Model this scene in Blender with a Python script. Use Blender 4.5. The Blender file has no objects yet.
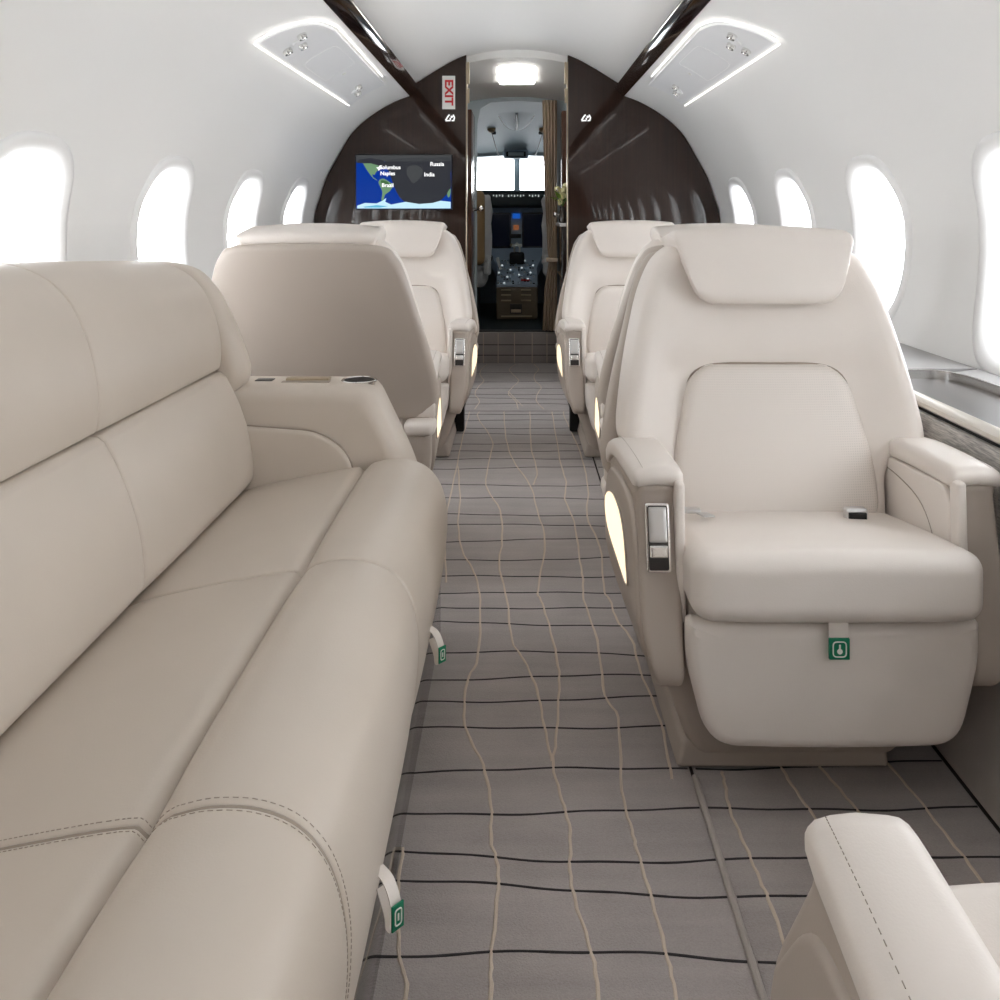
import bpy, bmesh, math, random
from mathutils import Vector, Matrix, Euler
random.seed(7)
PI = math.pi
S = bpy.context.scene
COL = S.collection
F = 900.0; CX = 517.0; CY = 215.0; H = 1.0       # perspective of the photograph

def P(px, py, D):                                  # a point of the place from its pixel and distance
    return ((px-CX)/F*D, D, H-(py-CY)/F*D)

# ------------------------------------------------------------------ materials
def srgb(r, g, b):
    f = lambda c: (c/255/12.92) if c/255 <= .04045 else ((c/255+.055)/1.055)**2.4
    return (f(r), f(g), f(b), 1)

def new_mat(name):
    m = bpy.data.materials.new(name); m.use_nodes = True
    nt = m.node_tree
    return m, nt, nt.nodes['Principled BSDF']

def simple(name, col, rough=.5, metal=0, coat=0, bump=None, var=None, spec=.5, sheen=0, stretch=None):
    m, nt, b = new_mat(name)
    b.inputs['Base Color'].default_value = col
    b.inputs['Roughness'].default_value = rough
    b.inputs['Metallic'].default_value = metal
    b.inputs['Coat Weight'].default_value = coat
    b.inputs['Coat Roughness'].default_value = .04
    b.inputs['Specular IOR Level'].default_value = spec
    b.inputs['Sheen Weight'].default_value = sheen
    tc = nt.nodes.new('ShaderNodeTexCoord')
    vec = tc.outputs['Object']
    if stretch:
        mp = nt.nodes.new('ShaderNodeMapping'); mp.inputs['Scale'].default_value = stretch
        nt.links.new(vec, mp.inputs['Vector']); vec = mp.outputs['Vector']
    if bump:
        sc, st, dist = bump
        n = nt.nodes.new('ShaderNodeTexNoise'); n.inputs['Scale'].default_value = sc
        n.inputs['Detail'].default_value = 4
        bp = nt.nodes.new('ShaderNodeBump'); bp.inputs['Strength'].default_value = st
        bp.inputs['Distance'].default_value = dist
        nt.links.new(vec, n.inputs['Vector'])
        nt.links.new(n.outputs['Fac'], bp.inputs['Height']); nt.links.new(bp.outputs['Normal'], b.inputs['Normal'])
    if var:
        sc, lo, hi = var
        n = nt.nodes.new('ShaderNodeTexNoise'); n.inputs['Scale'].default_value = sc
        n.inputs['Detail'].default_value = 5
        r = nt.nodes.new('ShaderNodeMapRange')
        r.inputs['From Min'].default_value = .3; r.inputs['From Max'].default_value = .7
        r.inputs['To Min'].default_value = lo; r.inputs['To Max'].default_value = hi
        hsv = nt.nodes.new('ShaderNodeHueSaturation'); hsv.inputs['Color'].default_value = col
        nt.links.new(vec, n.inputs['Vector'])
        nt.links.new(n.outputs['Fac'], r.inputs['Value']); nt.links.new(r.outputs['Result'], hsv.inputs['Value'])
        nt.links.new(hsv.outputs['Color'], b.inputs['Base Color'])
    return m

def emit(name, col, st):
    m, nt, b = new_mat(name)
    b.inputs['Base Color'].default_value = (0, 0, 0, 1) if st < 3 else col
    b.inputs['Emission Color'].default_value = col
    b.inputs['Emission Strength'].default_value = st
    b.inputs['Roughness'].default_value = .3; b.inputs['Specular IOR Level'].default_value = .15
    return m

M = {}
M['leather'] = simple('ivory_leather', srgb(228, 220, 213), .42, bump=(420, .10, .002), var=(6, .98, 1.02))
M['leather_grey'] = simple('sofa_leather', srgb(204, 193, 181), .4, bump=(420, .10, .002), var=(6, .98, 1.02))
M['taupe'] = simple('taupe_leather', srgb(182, 171, 161), .42, bump=(400, .08, .002), var=(5, .98, 1.02))
M['stitch'] = simple('stitch_thread', srgb(168, 156, 144), .7, bump=(900, .2, .001))
M['piping'] = simple('piping_leather', srgb(158, 146, 133), .5, bump=(500, .1, .001))
M['wall'] = simple('white_lining', srgb(236, 236, 235), .42, bump=(60, .02, .002))
M['ceil'] = simple('ceiling_lining', srgb(244, 243, 241), .5, bump=(60, .02, .002))
M['psu'] = simple('grey_panel', srgb(228, 229, 231), .4, bump=(80, .02, .001))
M['frame'] = simple('window_surround', srgb(240, 240, 240), .35, bump=(80, .02, .001))
M['chrome'] = simple('polished_metal', (.78, .77, .75, 1), .16, 1, bump=(30, .01, .001))
M['satin'] = simple('satin_metal', (.68, .68, .68, 1), .28, 1, bump=(300, .02, .001))
M['gold'] = simple('champagne_metal', (.55, .46, .34, 1), .35, 1, bump=(30, .01, .001))
M['black'] = simple('black_plastic', (.012, .012, .013, 1), .5, spec=.3, bump=(300, .02, .001))
M['dark'] = simple('dark_trim', (.03, .027, .025, 1), .3, bump=(300, .02, .001))
M['rail'] = simple('dark_lacquer_rail', (.022, .011, .008, 1), .07, coat=.6, var=(4, .8, 1.2))
M['kick'] = simple('dark_lacquer_kick', srgb(62, 56, 53), .08, coat=.3, var=(4, .95, 1.05))
M['suede'] = simple('grey_suede', srgb(176, 168, 162), .95, sheen=.2, bump=(700, .3, .003), var=(14, .93, 1.06))
M['tablet'] = simple('grey_table', srgb(104, 101, 100), .42, spec=.2, bump=(40, .01, .001))
M['ledge'] = simple('ledge_top', srgb(150, 148, 147), .45, spec=.3, bump=(200, .02, .001))
M['bull'] = simple('bullnose', srgb(205, 198, 188), .3, bump=(200, .02, .001))
M['green'] = simple('green_tag', srgb(0, 118, 84), .6, bump=(600, .1, .001))
M['white'] = simple('white_print', srgb(235, 235, 230), .6, bump=(600, .05, .001))
M['red'] = simple('red_print', srgb(200, 30, 35), .5, bump=(600, .05, .001))
M['cord_black'] = simple('carpet_black_yarn', srgb(52, 49, 50), .95, bump=(700, .5, .003))
M['cord_white'] = simple('carpet_pale_yarn', srgb(212, 198, 182), .95, bump=(700, .5, .003))
M['tan'] = simple('tan_vinyl', srgb(170, 140, 100), .55, bump=(300, .1, .001))
M['sheep'] = simple('sheepskin', srgb(235, 235, 235), .95, sheen=.5, bump=(120, .9, .02))
M['curtain'] = simple('curtain_cloth', srgb(190, 172, 152), .75, bump=(260, .3, .002), var=(30, .85, 1.15), stretch=(1, 1, .2))
M['cock_ceil'] = simple('cockpit_lining', srgb(176, 188, 194), .6, bump=(200, .05, .001))
M['cock_dark'] = simple('cockpit_panel', srgb(34, 44, 46), .5, bump=(300, .05, .001))
M['cock_mid'] = simple('cockpit_grey', srgb(160, 176, 192), .5, bump=(300, .05, .001))
M['ped'] = simple('pedestal_brown', srgb(112, 98, 80), .5, bump=(300, .05, .001))
M['slot'] = simple('pedestal_slot', srgb(190, 175, 145), .4, bump=(300, .05, .001))
M['petal'] = simple('petals', srgb(248, 240, 190), .7, bump=(200, .3, .002), var=(40, .85, 1.05))
M['leaf'] = simple('leaf_green', srgb(110, 140, 50), .6, bump=(200, .3, .002))
M['vase'] = simple('vase_glass', srgb(60, 52, 46), .1, coat=.5, bump=(20, .01, .001))
M['floor'] = simple('underfloor', srgb(70, 64, 60), .9, bump=(300, .2, .002))

def wood(name, c1, c2, rough, coat, cr=.03):
    m, nt, b = new_mat(name)
    tc = nt.nodes.new('ShaderNodeTexCoord'); mp = nt.nodes.new('ShaderNodeMapping')
    mp.inputs['Scale'].default_value = (90, 90, 1.6)
    n = nt.nodes.new('ShaderNodeTexNoise'); n.inputs['Scale'].default_value = 1.0; n.inputs['Detail'].default_value = 6
    r = nt.nodes.new('ShaderNodeValToRGB')
    r.color_ramp.elements[0].position = .35; r.color_ramp.elements[0].color = c1
    r.color_ramp.elements[1].position = .68; r.color_ramp.elements[1].color = c2
    nt.links.new(tc.outputs['Object'], mp.inputs['Vector']); nt.links.new(mp.outputs['Vector'], n.inputs['Vector'])
    nt.links.new(n.outputs['Fac'], r.inputs['Fac']); nt.links.new(r.outputs['Color'], b.inputs['Base Color'])
    b.inputs['Roughness'].default_value = rough
    b.inputs['Coat Weight'].default_value = coat; b.inputs['Coat Roughness'].default_value = cr
    b.inputs['Coat IOR'].default_value = 1.48; b.inputs['Specular IOR Level'].default_value = .12
    return m
M['wood'] = wood('dark_veneer', srgb(36, 21, 14), srgb(45, 27, 18), .55, 1.0, .004)
M['wood2'] = wood('brown_veneer', srgb(58, 34, 22), srgb(98, 62, 42), .35, .6)

def carpet_mat():
    m, nt, b = new_mat('carpet_pile')
    tc = nt.nodes.new('ShaderNodeTexCoord')
    def noise(sc, det, vec=None):
        n = nt.nodes.new('ShaderNodeTexNoise'); n.inputs['Scale'].default_value = sc; n.inputs['Detail'].default_value = det
        nt.links.new(vec or tc.outputs['Object'], n.inputs['Vector']); return n
    mp = nt.nodes.new('ShaderNodeMapping'); mp.inputs['Scale'].default_value = (2, 26, 1)
    nt.links.new(tc.outputs['Object'], mp.inputs['Vector'])
    a = noise(7, 5); c = noise(420, 3); d = noise(1.0, 3, mp.outputs['Vector'])
    ad = nt.nodes.new('ShaderNodeMath'); ad.operation = 'ADD'
    nt.links.new(a.outputs['Fac'], ad.inputs[0]); nt.links.new(c.outputs['Fac'], ad.inputs[1])
    ad2 = nt.nodes.new('ShaderNodeMath'); ad2.operation = 'ADD'
    nt.links.new(ad.outputs[0], ad2.inputs[0]); nt.links.new(d.outputs['Fac'], ad2.inputs[1])
    r = nt.nodes.new('ShaderNodeMapRange'); r.inputs['From Min'].default_value = 1.0; r.inputs['From Max'].default_value = 2.0
    r.inputs['To Min'].default_value = .80; r.inputs['To Max'].default_value = 1.18
    nt.links.new(ad2.outputs[0], r.inputs['Value'])
    h = nt.nodes.new('ShaderNodeHueSaturation'); h.inputs['Color'].default_value = srgb(168, 160, 157)
    nt.links.new(r.outputs['Result'], h.inputs['Value']); nt.links.new(h.outputs['Color'], b.inputs['Base Color'])
    b.inputs['Roughness'].default_value = .95; b.inputs['Sheen Weight'].default_value = .25
    bp = nt.nodes.new('ShaderNodeBump'); bp.inputs['Strength'].default_value = .5; bp.inputs['Distance'].default_value = .003
    nt.links.new(c.outputs['Fac'], bp.inputs['Height']); nt.links.new(bp.outputs['Normal'], b.inputs['Normal'])
    return m
M['carpet'] = carpet_mat()

def perf_mat():
    m, nt, b = new_mat('perforated_leather')
    tc = nt.nodes.new('ShaderNodeTexCoord'); sp = nt.nodes.new('ShaderNodeSeparateXYZ'); cb = nt.nodes.new('ShaderNodeCombineXYZ')
    nt.links.new(tc.outputs['Object'], sp.inputs[0]); nt.links.new(sp.outputs['X'], cb.inputs['X']); nt.links.new(sp.outputs['Z'], cb.inputs['Y'])
    v = nt.nodes.new('ShaderNodeTexVoronoi'); v.voronoi_dimensions = '2D'; v.inputs['Scale'].default_value = 210; v.inputs['Randomness'].default_value = 0
    nt.links.new(cb.outputs[0], v.inputs['Vector'])
    r = nt.nodes.new('ShaderNodeMapRange'); r.inputs['From Min'].default_value = .16; r.inputs['From Max'].default_value = .34
    r.inputs['To Min'].default_value = .86; r.inputs['To Max'].default_value = 1.0
    nt.links.new(v.outputs['Distance'], r.inputs['Value'])
    h = nt.nodes.new('ShaderNodeHueSaturation'); h.inputs['Color'].default_value = srgb(228, 220, 213)
    nt.links.new(r.outputs['Result'], h.inputs['Value']); nt.links.new(h.outputs['Color'], b.inputs['Base Color'])
    bp = nt.nodes.new('ShaderNodeBump'); bp.inputs['Strength'].default_value = .3; bp.inputs['Distance'].default_value = .001
    nt.links.new(r.outputs['Result'], bp.inputs['Height']); nt.links.new(bp.outputs['Normal'], b.inputs['Normal'])
    b.inputs['Roughness'].default_value = .48
    return m
M['perf'] = perf_mat()

def fabric_mat():
    m, nt, b = new_mat('streaked_fabric')
    tc = nt.nodes.new('ShaderNodeTexCoord'); mp = nt.nodes.new('ShaderNodeMapping'); mp.inputs['Scale'].default_value = (60, 30, 420)
    n = nt.nodes.new('ShaderNodeTexNoise'); n.inputs['Scale'].default_value = 1; n.inputs['Detail'].default_value = 5
    r = nt.nodes.new('ShaderNodeValToRGB')
    r.color_ramp.elements[0].position = .3; r.color_ramp.elements[0].color = srgb(146, 144, 142)
    r.color_ramp.elements[1].position = .7; r.color_ramp.elements[1].color = srgb(222, 218, 212)
    nt.links.new(tc.outputs['Object'], mp.inputs['Vector']); nt.links.new(mp.outputs['Vector'], n.inputs['Vector'])
    nt.links.new(n.outputs['Fac'], r.inputs['Fac']); nt.links.new(r.outputs['Color'], b.inputs['Base Color'])
    b.inputs['Roughness'].default_value = .85
    return m
M['fabric'] = fabric_mat()

def glass_mat():
    m = bpy.data.materials.new('window_glass'); m.use_nodes = True; nt = m.node_tree
    nt.nodes.clear()
    o = nt.nodes.new('ShaderNodeOutputMaterial'); t = nt.nodes.new('ShaderNodeBsdfTransparent'); g = nt.nodes.new('ShaderNodeBsdfGlossy')
    t.inputs['Color'].default_value = (.97, .98, .98, 1); g.inputs['Roughness'].default_value = .03
    mx = nt.nodes.new('ShaderNodeMixShader'); mx.inputs['Fac'].default_value = .06
    nt.links.new(t.outputs[0], mx.inputs[1]); nt.links.new(g.outputs[0], mx.inputs[2]); nt.links.new(mx.outputs[0], o.inputs['Surface'])
    return m
M['glass'] = glass_mat()
M['glow'] = emit('courtesy_glow', (1, .82, .56, 1), 1.15)
M['strip'] = emit('led_strip', (1, .97, .92, 1), 2.2)
M['cove'] = emit('cove_strip', (1, .84, .62, 1), 34)
M['lamp'] = emit('ceiling_lamp_diffuser', (1, .98, .93, 1), 7)
M['scr_blue'] = emit('screen_ocean', srgb(0, 52, 150), .8)
M['scr_night'] = emit('screen_night', srgb(44, 46, 52), .9)
M['scr_ice'] = emit('screen_ice', srgb(190, 225, 240), .9)
M['scr_ice2'] = emit('screen_ice_edge', srgb(90, 175, 205), .9)
M['scr_land'] = emit('screen_land', srgb(105, 140, 105), .9)
M['scr_land2'] = emit('screen_forest', srgb(60, 100, 55), .9)
M['scr_nland'] = emit('screen_night_land', srgb(64, 66, 68), .9)
M['scr_text'] = emit('screen_text', (1, 1, 1, 1), 1.0)
M['scr_cyan'] = emit('avionics_blue', srgb(20, 80, 170), .8)
M['scr_orange'] = emit('avionics_orange', srgb(130, 80, 50), .7)
M['scr_dim'] = emit('avionics_dim', srgb(5, 7, 16), .6)
M['led_text'] = emit('avionics_legend', srgb(190, 200, 200), .8)

# ------------------------------------------------------------------ mesh builder
class MB:
    def __init__(s): s.v = []; s.f = []; s.m = []; s.mi = 0
    def add(s, vs, fs):
        o = len(s.v); s.v += [tuple(p) for p in vs]
        for f in fs: s.f.append([i+o for i in f]); s.m.append(s.mi)
        return s
    def mat(s, i): s.mi = i; return s
    def rbox(s, c, d, r=.01, k=3, n=1, warp=None):
        """rounded box: centre c, full size d, radius r, n inner divisions, optional warp of the final points"""
        r = min(r, min(d)/2*.999)
        ax = []
        for i in range(3):
            h = d[i]/2; inner = h-r
            a = [-h+r*(1-math.cos(j/k*PI/2)) if False else -h+r*j/k for j in range(k)]
            b = [-inner+2*inner*j/n for j in range(n+1)]
            ax.append(a+b+[-q for q in reversed(a)])
        key = {}; vs = []; fs = []
        def vid(p):
            q = [max(-(d[i]/2-r), min(d[i]/2-r, p[i])) for i in range(3)]
            e = Vector(p)-Vector(q)
            if e.length > 1e-9:
                # tangent-spread the rounding for even facets
                e = Vector([math.copysign(math.tan(min(1, abs(t)/r)*PI/4), t) for t in e]).normalized()*r
            o = Vector(q)+e
            kk = (round(o.x, 6), round(o.y, 6), round(o.z, 6))
            if kk not in key: key[kk] = len(vs); vs.append(o)
            return key[kk]
        for a in range(3):
            u, w = [(1, 2), (2, 0), (0, 1)][a]
            for sg in (-1, 1):
                for i in range(len(ax[u])-1):
                    for j in range(len(ax[w])-1):
                        q = []
                        for (ii, jj) in ((i, j), (i+1, j), (i+1, j+1), (i, j+1)):
                            p = [0, 0, 0]; p[a] = sg*d[a]/2; p[u] = ax[u][ii]; p[w] = ax[w][jj]; q.append(vid(p))
                        q2 = []
                        for t in q:
                            if t not in q2: q2.append(t)
                        if len(q2) > 2: fs.append(q2 if sg > 0 else q2[::-1])
        vs = [Vector(c)+p for p in vs]
        if warp: vs = [Vector(warp(*p)) for p in vs]
        return s.add(vs, fs)
    def box(s, x0, x1, y0, y1, z0, z1, r=.003, k=2, n=1, warp=None):
        return s.rbox(((x0+x1)/2, (y0+y1)/2, (z0+z1)/2), (abs(x1-x0), abs(y1-y0), abs(z1-z0)), r, k, n, warp)
    def plate(s, out, w0, w1, r, mp, rings=8, k=4, center=None, back=True):
        """closed outline (u,v) given thickness w0..w1 (w1 = front), edges rounded r, mapped by mp(u,v,w)"""
        n = len(out)
        A = sum(out[i][0]*out[(i+1) % n][1]-out[(i+1) % n][0]*out[i][1] for i in range(n))
        if A < 0: out = out[::-1]
        nr = []
        for i in range(n):
            t = Vector(out[(i+1) % n])-Vector(out[i-1]); t.normalize(); nr.append(Vector((-t.y, t.x)))  # inward
        c = Vector(center) if center else sum((Vector(o) for o in out), Vector((0, 0)))/n
        def inset(d): return [Vector(out[i])+nr[i]*d for i in range(n)]
        R = []
        for j in range(k+1):
            t = j/k*PI/2; R.append((inset(r*(1-math.sin(t))), w1-r*(1-math.cos(t))))
        base = inset(r)
        front = [([c+(p-c)*(q/rings) for p in base], w1) for q in range(1, rings)]
        seq = front+R
        if back:
            seq += [(inset(r*(1-math.cos(j/k*PI/2))), w0+r*(1-math.sin(j/k*PI/2))) for j in range(0, k+1)]
            seq += [([c+(p-c)*(q/rings) for p in base], w0) for q in range(rings-1, 0, -1)]
        vs = [mp(c.x, c.y, w1)]
        for ring, w in seq: vs += [mp(p.x, p.y, w) for p in ring]
        fs = [[0, 1+i, 1+(i+1) % n] for i in range(n)]
        for q in range(len(seq)-1):
            a = 1+q*n; b = a+n
            fs += [[a+i, b+i, b+(i+1) % n, a+(i+1) % n] for i in range(n)]
        if back:
            vs.append(mp(c.x, c.y, w0)); l = len(vs)-1; a = 1+(len(seq)-1)*n
            fs += [[l, a+(i+1) % n, a+i] for i in range(n)]
        return s.add(vs, fs)
    def tube(s, pts, r, sides=8, closed=False):
        pts = [Vector(p) for p in pts]; n = len(pts); vs = []; fs = []
        up = Vector((0, 0, 1)); prev = None
        for i, p in enumerate(pts):
            if closed: t = (pts[(i+1) % n]-pts[i-1])
            else: t = pts[min(i+1, n-1)]-pts[max(i-1, 0)]
            t.normalize()
            a = (prev-t*prev.dot(t)) if prev else (up.cross(t) if abs(t.z) < .9 else Vector((1, 0, 0)).cross(t))
            a.normalize(); prev = a; b = t.cross(a)
            rr = r[i] if isinstance(r, (list, tuple)) else r
            for q in range(sides): vs.append(p+(a*math.cos(2*PI*q/sides)+b*math.sin(2*PI*q/sides))*rr)
        for i in range(n if closed else n-1):
            for q in range(sides):
                a = i*sides; b = ((i+1) % n)*sides
                fs.append([a+q, a+(q+1) % sides, b+(q+1) % sides, b+q])
        if not closed: fs.append(list(range(sides))[::-1]); fs.append([(n-1)*sides+q for q in range(sides)])
        return s.add(vs, fs)
    def lathe(s, prof, c, seg=20, axis=(0, 0, 1)):
        q = Vector((0, 0, 1)).rotation_difference(Vector(axis)); vs = []; fs = []
        for (r, z) in prof:
            for i in range(seg): vs.append(Vector(c)+q@Vector((max(r, 1e-5)*math.cos(2*PI*i/seg), max(r, 1e-5)*math.sin(2*PI*i/seg), z)))
        for j in range(len(prof)-1):
            for i in range(seg): fs.append([j*seg+i, j*seg+(i+1) % seg, (j+1)*seg+(i+1) % seg, (j+1)*seg+i])
        return s.add(vs, fs)
    def loft(s, sections, closed_prof=True, caps=True):
        n = len(sections[0]); vs = [p for sec in sections for p in sec]; fs = []
        for j in range(len(sections)-1):
            for i in range(n if closed_prof else n-1):
                fs.append([j*n+i, j*n+(i+1) % n, (j+1)*n+(i+1) % n, (j+1)*n+i])
        if caps and closed_prof: fs.append(list(range(n))[::-1]); fs.append([(len(sections)-1)*n+i for i in range(n)])
        return s.add(vs, fs)
    def flat(s, pts): return s.add(pts, [list(range(len(pts)))])
    def ribbon(s, pts, w, z):                                        # wavy yarn line on a floor
        pts = [Vector((p[0], p[1])) for p in pts]; vs = []; fs = []
        for i, p in enumerate(pts):
            t = pts[min(i+1, len(pts)-1)]-pts[max(i-1, 0)]; t.normalize(); nn = Vector((-t.y, t.x))*w/2
            nn *= .85+.3*random.random()
            vs += [(p.x-nn.x, p.y-nn.y, z-.002), (p.x-nn.x*.5, p.y-nn.y*.5, z), (p.x+nn.x*.5, p.y+nn.y*.5, z), (p.x+nn.x, p.y+nn.y, z-.002)]
        for i in range(len(pts)-1):
            for q in range(3): fs.append([i*4+q, i*4+q+1, i*4+q+5, i*4+q+4])
        return s.add(vs, fs)
    def build(s, name, mats, parent=None, angle=38, loc=None, weld=False):
        me = bpy.data.meshes.new(name); me.from_pydata(s.v, [], s.f)
        if not isinstance(mats, (list, tuple)): mats = [mats]
        for m in mats: me.materials.append(m)
        for p, i in zip(me.polygons, s.m): p.material_index = i
        bm = bmesh.new(); bm.from_mesh(me)
        if weld: bmesh.ops.remove_doubles(bm, verts=bm.verts, dist=1e-5)
        bmesh.ops.recalc_face_normals(bm, faces=bm.faces); bm.to_mesh(me); bm.free()
        me.shade_smooth(); me.set_sharp_from_angle(angle=math.radians(angle))
        o = bpy.data.objects.new(name, me); COL.objects.link(o)
        if parent: o.parent = parent
        if loc: o.location = loc
        return o

def smooth(pts, n=6, closed=True):
    out = []; N = len(pts)
    for i in range(N if closed else N-1):
        g = lambda j: Vector(pts[j % N]) if closed else Vector(pts[max(0, min(N-1, j))])
        p0, p1, p2, p3 = g(i-1), g(i), g(i+1), g(i+2)
        for k in range(n):
            t = k/n
            out.append(tuple(.5*((2*p1)+(-p0+p2)*t+(2*p0-5*p1+4*p2-p3)*t*t+(-p0+3*p1-3*p2+p3)*t**3)))
    if not closed: out.append(tuple(pts[-1]))
    return out

def resample(pts, n):
    P_ = [Vector(p) for p in pts]; L = [0]
    for a, b in zip(P_, P_[1:]): L.append(L[-1]+(b-a).length)
    out = []; j = 0
    for i in range(n):
        d = L[-1]*i/(n-1)
        while j < len(L)-2 and L[j+1] < d: j += 1
        t = (d-L[j])/max(1e-9, L[j+1]-L[j]); out.append(tuple(P_[j].lerp(P_[j+1], min(1, t))))
    return out

def rpoly(pts, rad, k=6, sub=4):
    """polygon with rounded corners (rad per corner), straight edges subdivided"""
    N = len(pts); out = []
    if not isinstance(rad, (list, tuple)): rad = [rad]*N
    arcs = []
    for i in range(N):
        p = Vector(pts[i]); a = (Vector(pts[i-1])-p); b = (Vector(pts[(i+1) % N])-p)
        r = min(rad[i], a.length*.45, b.length*.45); a.normalize(); b.normalize()
        A = p+a*r; B = p+b*r
        arcs.append([((1-t)**2)*A+2*t*(1-t)*p+t*t*B for t in [j/k for j in range(k+1)]])
    for i in range(N):
        out += arcs[i]
        a = arcs[i][-1]; b = arcs[(i+1) % N][0]
        for j in range(1, sub): out.append(a.lerp(b, j/sub))
    return [tuple(o) for o in out]

def tag(o, label=None, cat=None, group=None, kind=None):
    if label: o['label'] = label
    if cat: o['category'] = cat
    if group: o['group'] = group
    if kind: o['kind'] = kind
    return o
def empty(name, loc=(0, 0, 0), rz=0):
    o = bpy.data.objects.new(name, None); COL.objects.link(o); o.location = loc; o.rotation_euler = (0, 0, rz); o.empty_display_size = .1
    return o
def copy_tree(o, parent=None):
    c = o.copy(); COL.objects.link(c); c.parent = parent
    for ch in list(o.children): copy_tree(ch, c)
    return c
def text_part(name, s, size, mat, loc, rot, parent, ext=.0006, sx=1, off=0):
    cu = bpy.data.curves.new(name, 'FONT'); cu.body = s; cu.size = size; cu.extrude = ext; cu.align_x = 'CENTER'; cu.align_y = 'CENTER'; cu.offset = off
    t = bpy.data.objects.new(name, cu); COL.objects.link(t)
    dg = bpy.context.evaluated_depsgraph_get(); me = bpy.data.meshes.new_from_object(t.evaluated_get(dg))
    bpy.data.objects.remove(t); bpy.data.curves.remove(cu)
    me.transform(Matrix.Translation(loc) @ Euler(rot).to_matrix().to_4x4() @ Matrix.Diagonal((sx, 1, 1, 1)))
    me.materials.clear(); me.materials.append(mat)
    o = bpy.data.objects.new(name, me); COL.objects.link(o)
    if parent: o.parent = parent
    return o

# ------------------------------------------------------------------ cabin shell
PROF = [(.79, -.02), (.80, .0), (.90, .16), (1.02, .36), (1.10, .52), (1.145, .64), (1.185, .78), (1.20, .92), (1.19, 1.02), (1.165, 1.10),
        (1.125, 1.22), (1.06, 1.34), (.99, 1.46), (.91, 1.545), (.82, 1.612), (.72, 1.667), (.628, 1.702)]
PR = smooth(PROF[1:], 4, closed=False)
def wallx(z):
    for a, b in zip(PR, PR[1:]):
        if a[1] <= z <= b[1]: return a[0]+(b[0]-a[0])*(z-a[1])/(b[1]-a[1])
    return 1.0
Y0, Y1, YB, YC = -4.0, 8.15, 5.29, 6.1
WIN_Y = [2.14-.877*k for k in range(-3, 7)]
def sup(yc, zc, a, b, n=40, e=2.9):
    return [(yc+a*math.copysign(abs(math.cos(t))**(2/e), math.cos(t)), zc+b*math.copysign(abs(math.sin(t))**(2/e), math.sin(t))) for t in [2*PI*i/n for i in range(n)]]
WA, WB, WZ = .188, .246, .904
WOFF = {-1: .01, 1: -.05}

def build_wall(side):
    s = -1 if side == 'left' else 1
    inner = PR
    outer = []
    for i, p in enumerate(PR):
        a = Vector(PR[max(0, i-1)]); b = Vector(PR[min(len(PR)-1, i+1)]); t = (b-a).normalized(); nn = Vector((t.y, -t.x))
        outer.append(tuple(Vector(p)+nn*.10))
    loop = inner+outer[::-1]
    m = MB(); ys = [Y0, 0, 4, Y1]
    m.loft([[(s*x, y, z) for x, z in loop] for y in ys])
    w = m.build('wall_'+side, M['wall'])
    c = MB()
    for y in WIN_Y:
        y += WOFF[s]; o = sup(y, WZ, WA+.012, WB+.012)
        c.loft([[(s*.9, a, b) for a, b in o], [(s*1.6, a, b) for a, b in o]])
    cut = c.build('cutter', M['wall'])
    md = w.modifiers.new('b', 'BOOLEAN'); md.operation = 'DIFFERENCE'; md.object = cut; md.solver = 'EXACT'
    dg = bpy.context.evaluated_depsgraph_get(); me = bpy.data.meshes.new_from_object(w.evaluated_get(dg))
    w.modifiers.clear(); w.data = me; me.shade_smooth(); me.set_sharp_from_angle(angle=math.radians(30))
    bpy.data.objects.remove(cut)
    tag(w, kind='structure', label='curved white cabin side wall, %s of the aisle' % side)
    return w
wl = build_wall('left'); wr = build_wall('right')

k = 0
for s in (-1, 1):
    for i, y in enumerate(WIN_Y):
        k += 1; y += WOFF[s]
        root = empty('window_%d' % k, (s*1.22, y, WZ)); tag(root, kind='structure')
        fr = MB(); secs = []
        for (sc, off) in ((.050, .003), (.044, -.007), (.026, -.011), (.006, -.004), (-.004, .02), (-.010, .06)):
            o = sup(0, 0, WA+sc, WB+sc)
            secs.append([(s*(wallx(WZ+b)+off-1.22), a, b) for a, b in o])
        fr.loft(secs, caps=False)
        fr.build('window_frame', M['frame'], root, angle=60)
        p = MB(); o = sup(0, 0, WA-.006, WB-.006)
        p.loft([[(s*(wallx(WZ+b)+.055-1.22), a, b) for a, b in o], [(s*(wallx(WZ+b)+.061-1.22), a, b) for a, b in o]])
        p.build('window_pane', M['glass'], root)
        # daylight portal of the opening
        L = bpy.data.lights.new('daylight_opening', 'AREA'); L.shape = 'RECTANGLE'; L.size = .44; L.size_y = .56; L.cycles.is_portal = True
        lo = bpy.data.objects.new('daylight_opening', L); COL.objects.link(lo)
        lo.location = (s*1.33, y, WZ); lo.rotation_euler = (0, s*PI/2, 0)

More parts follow.
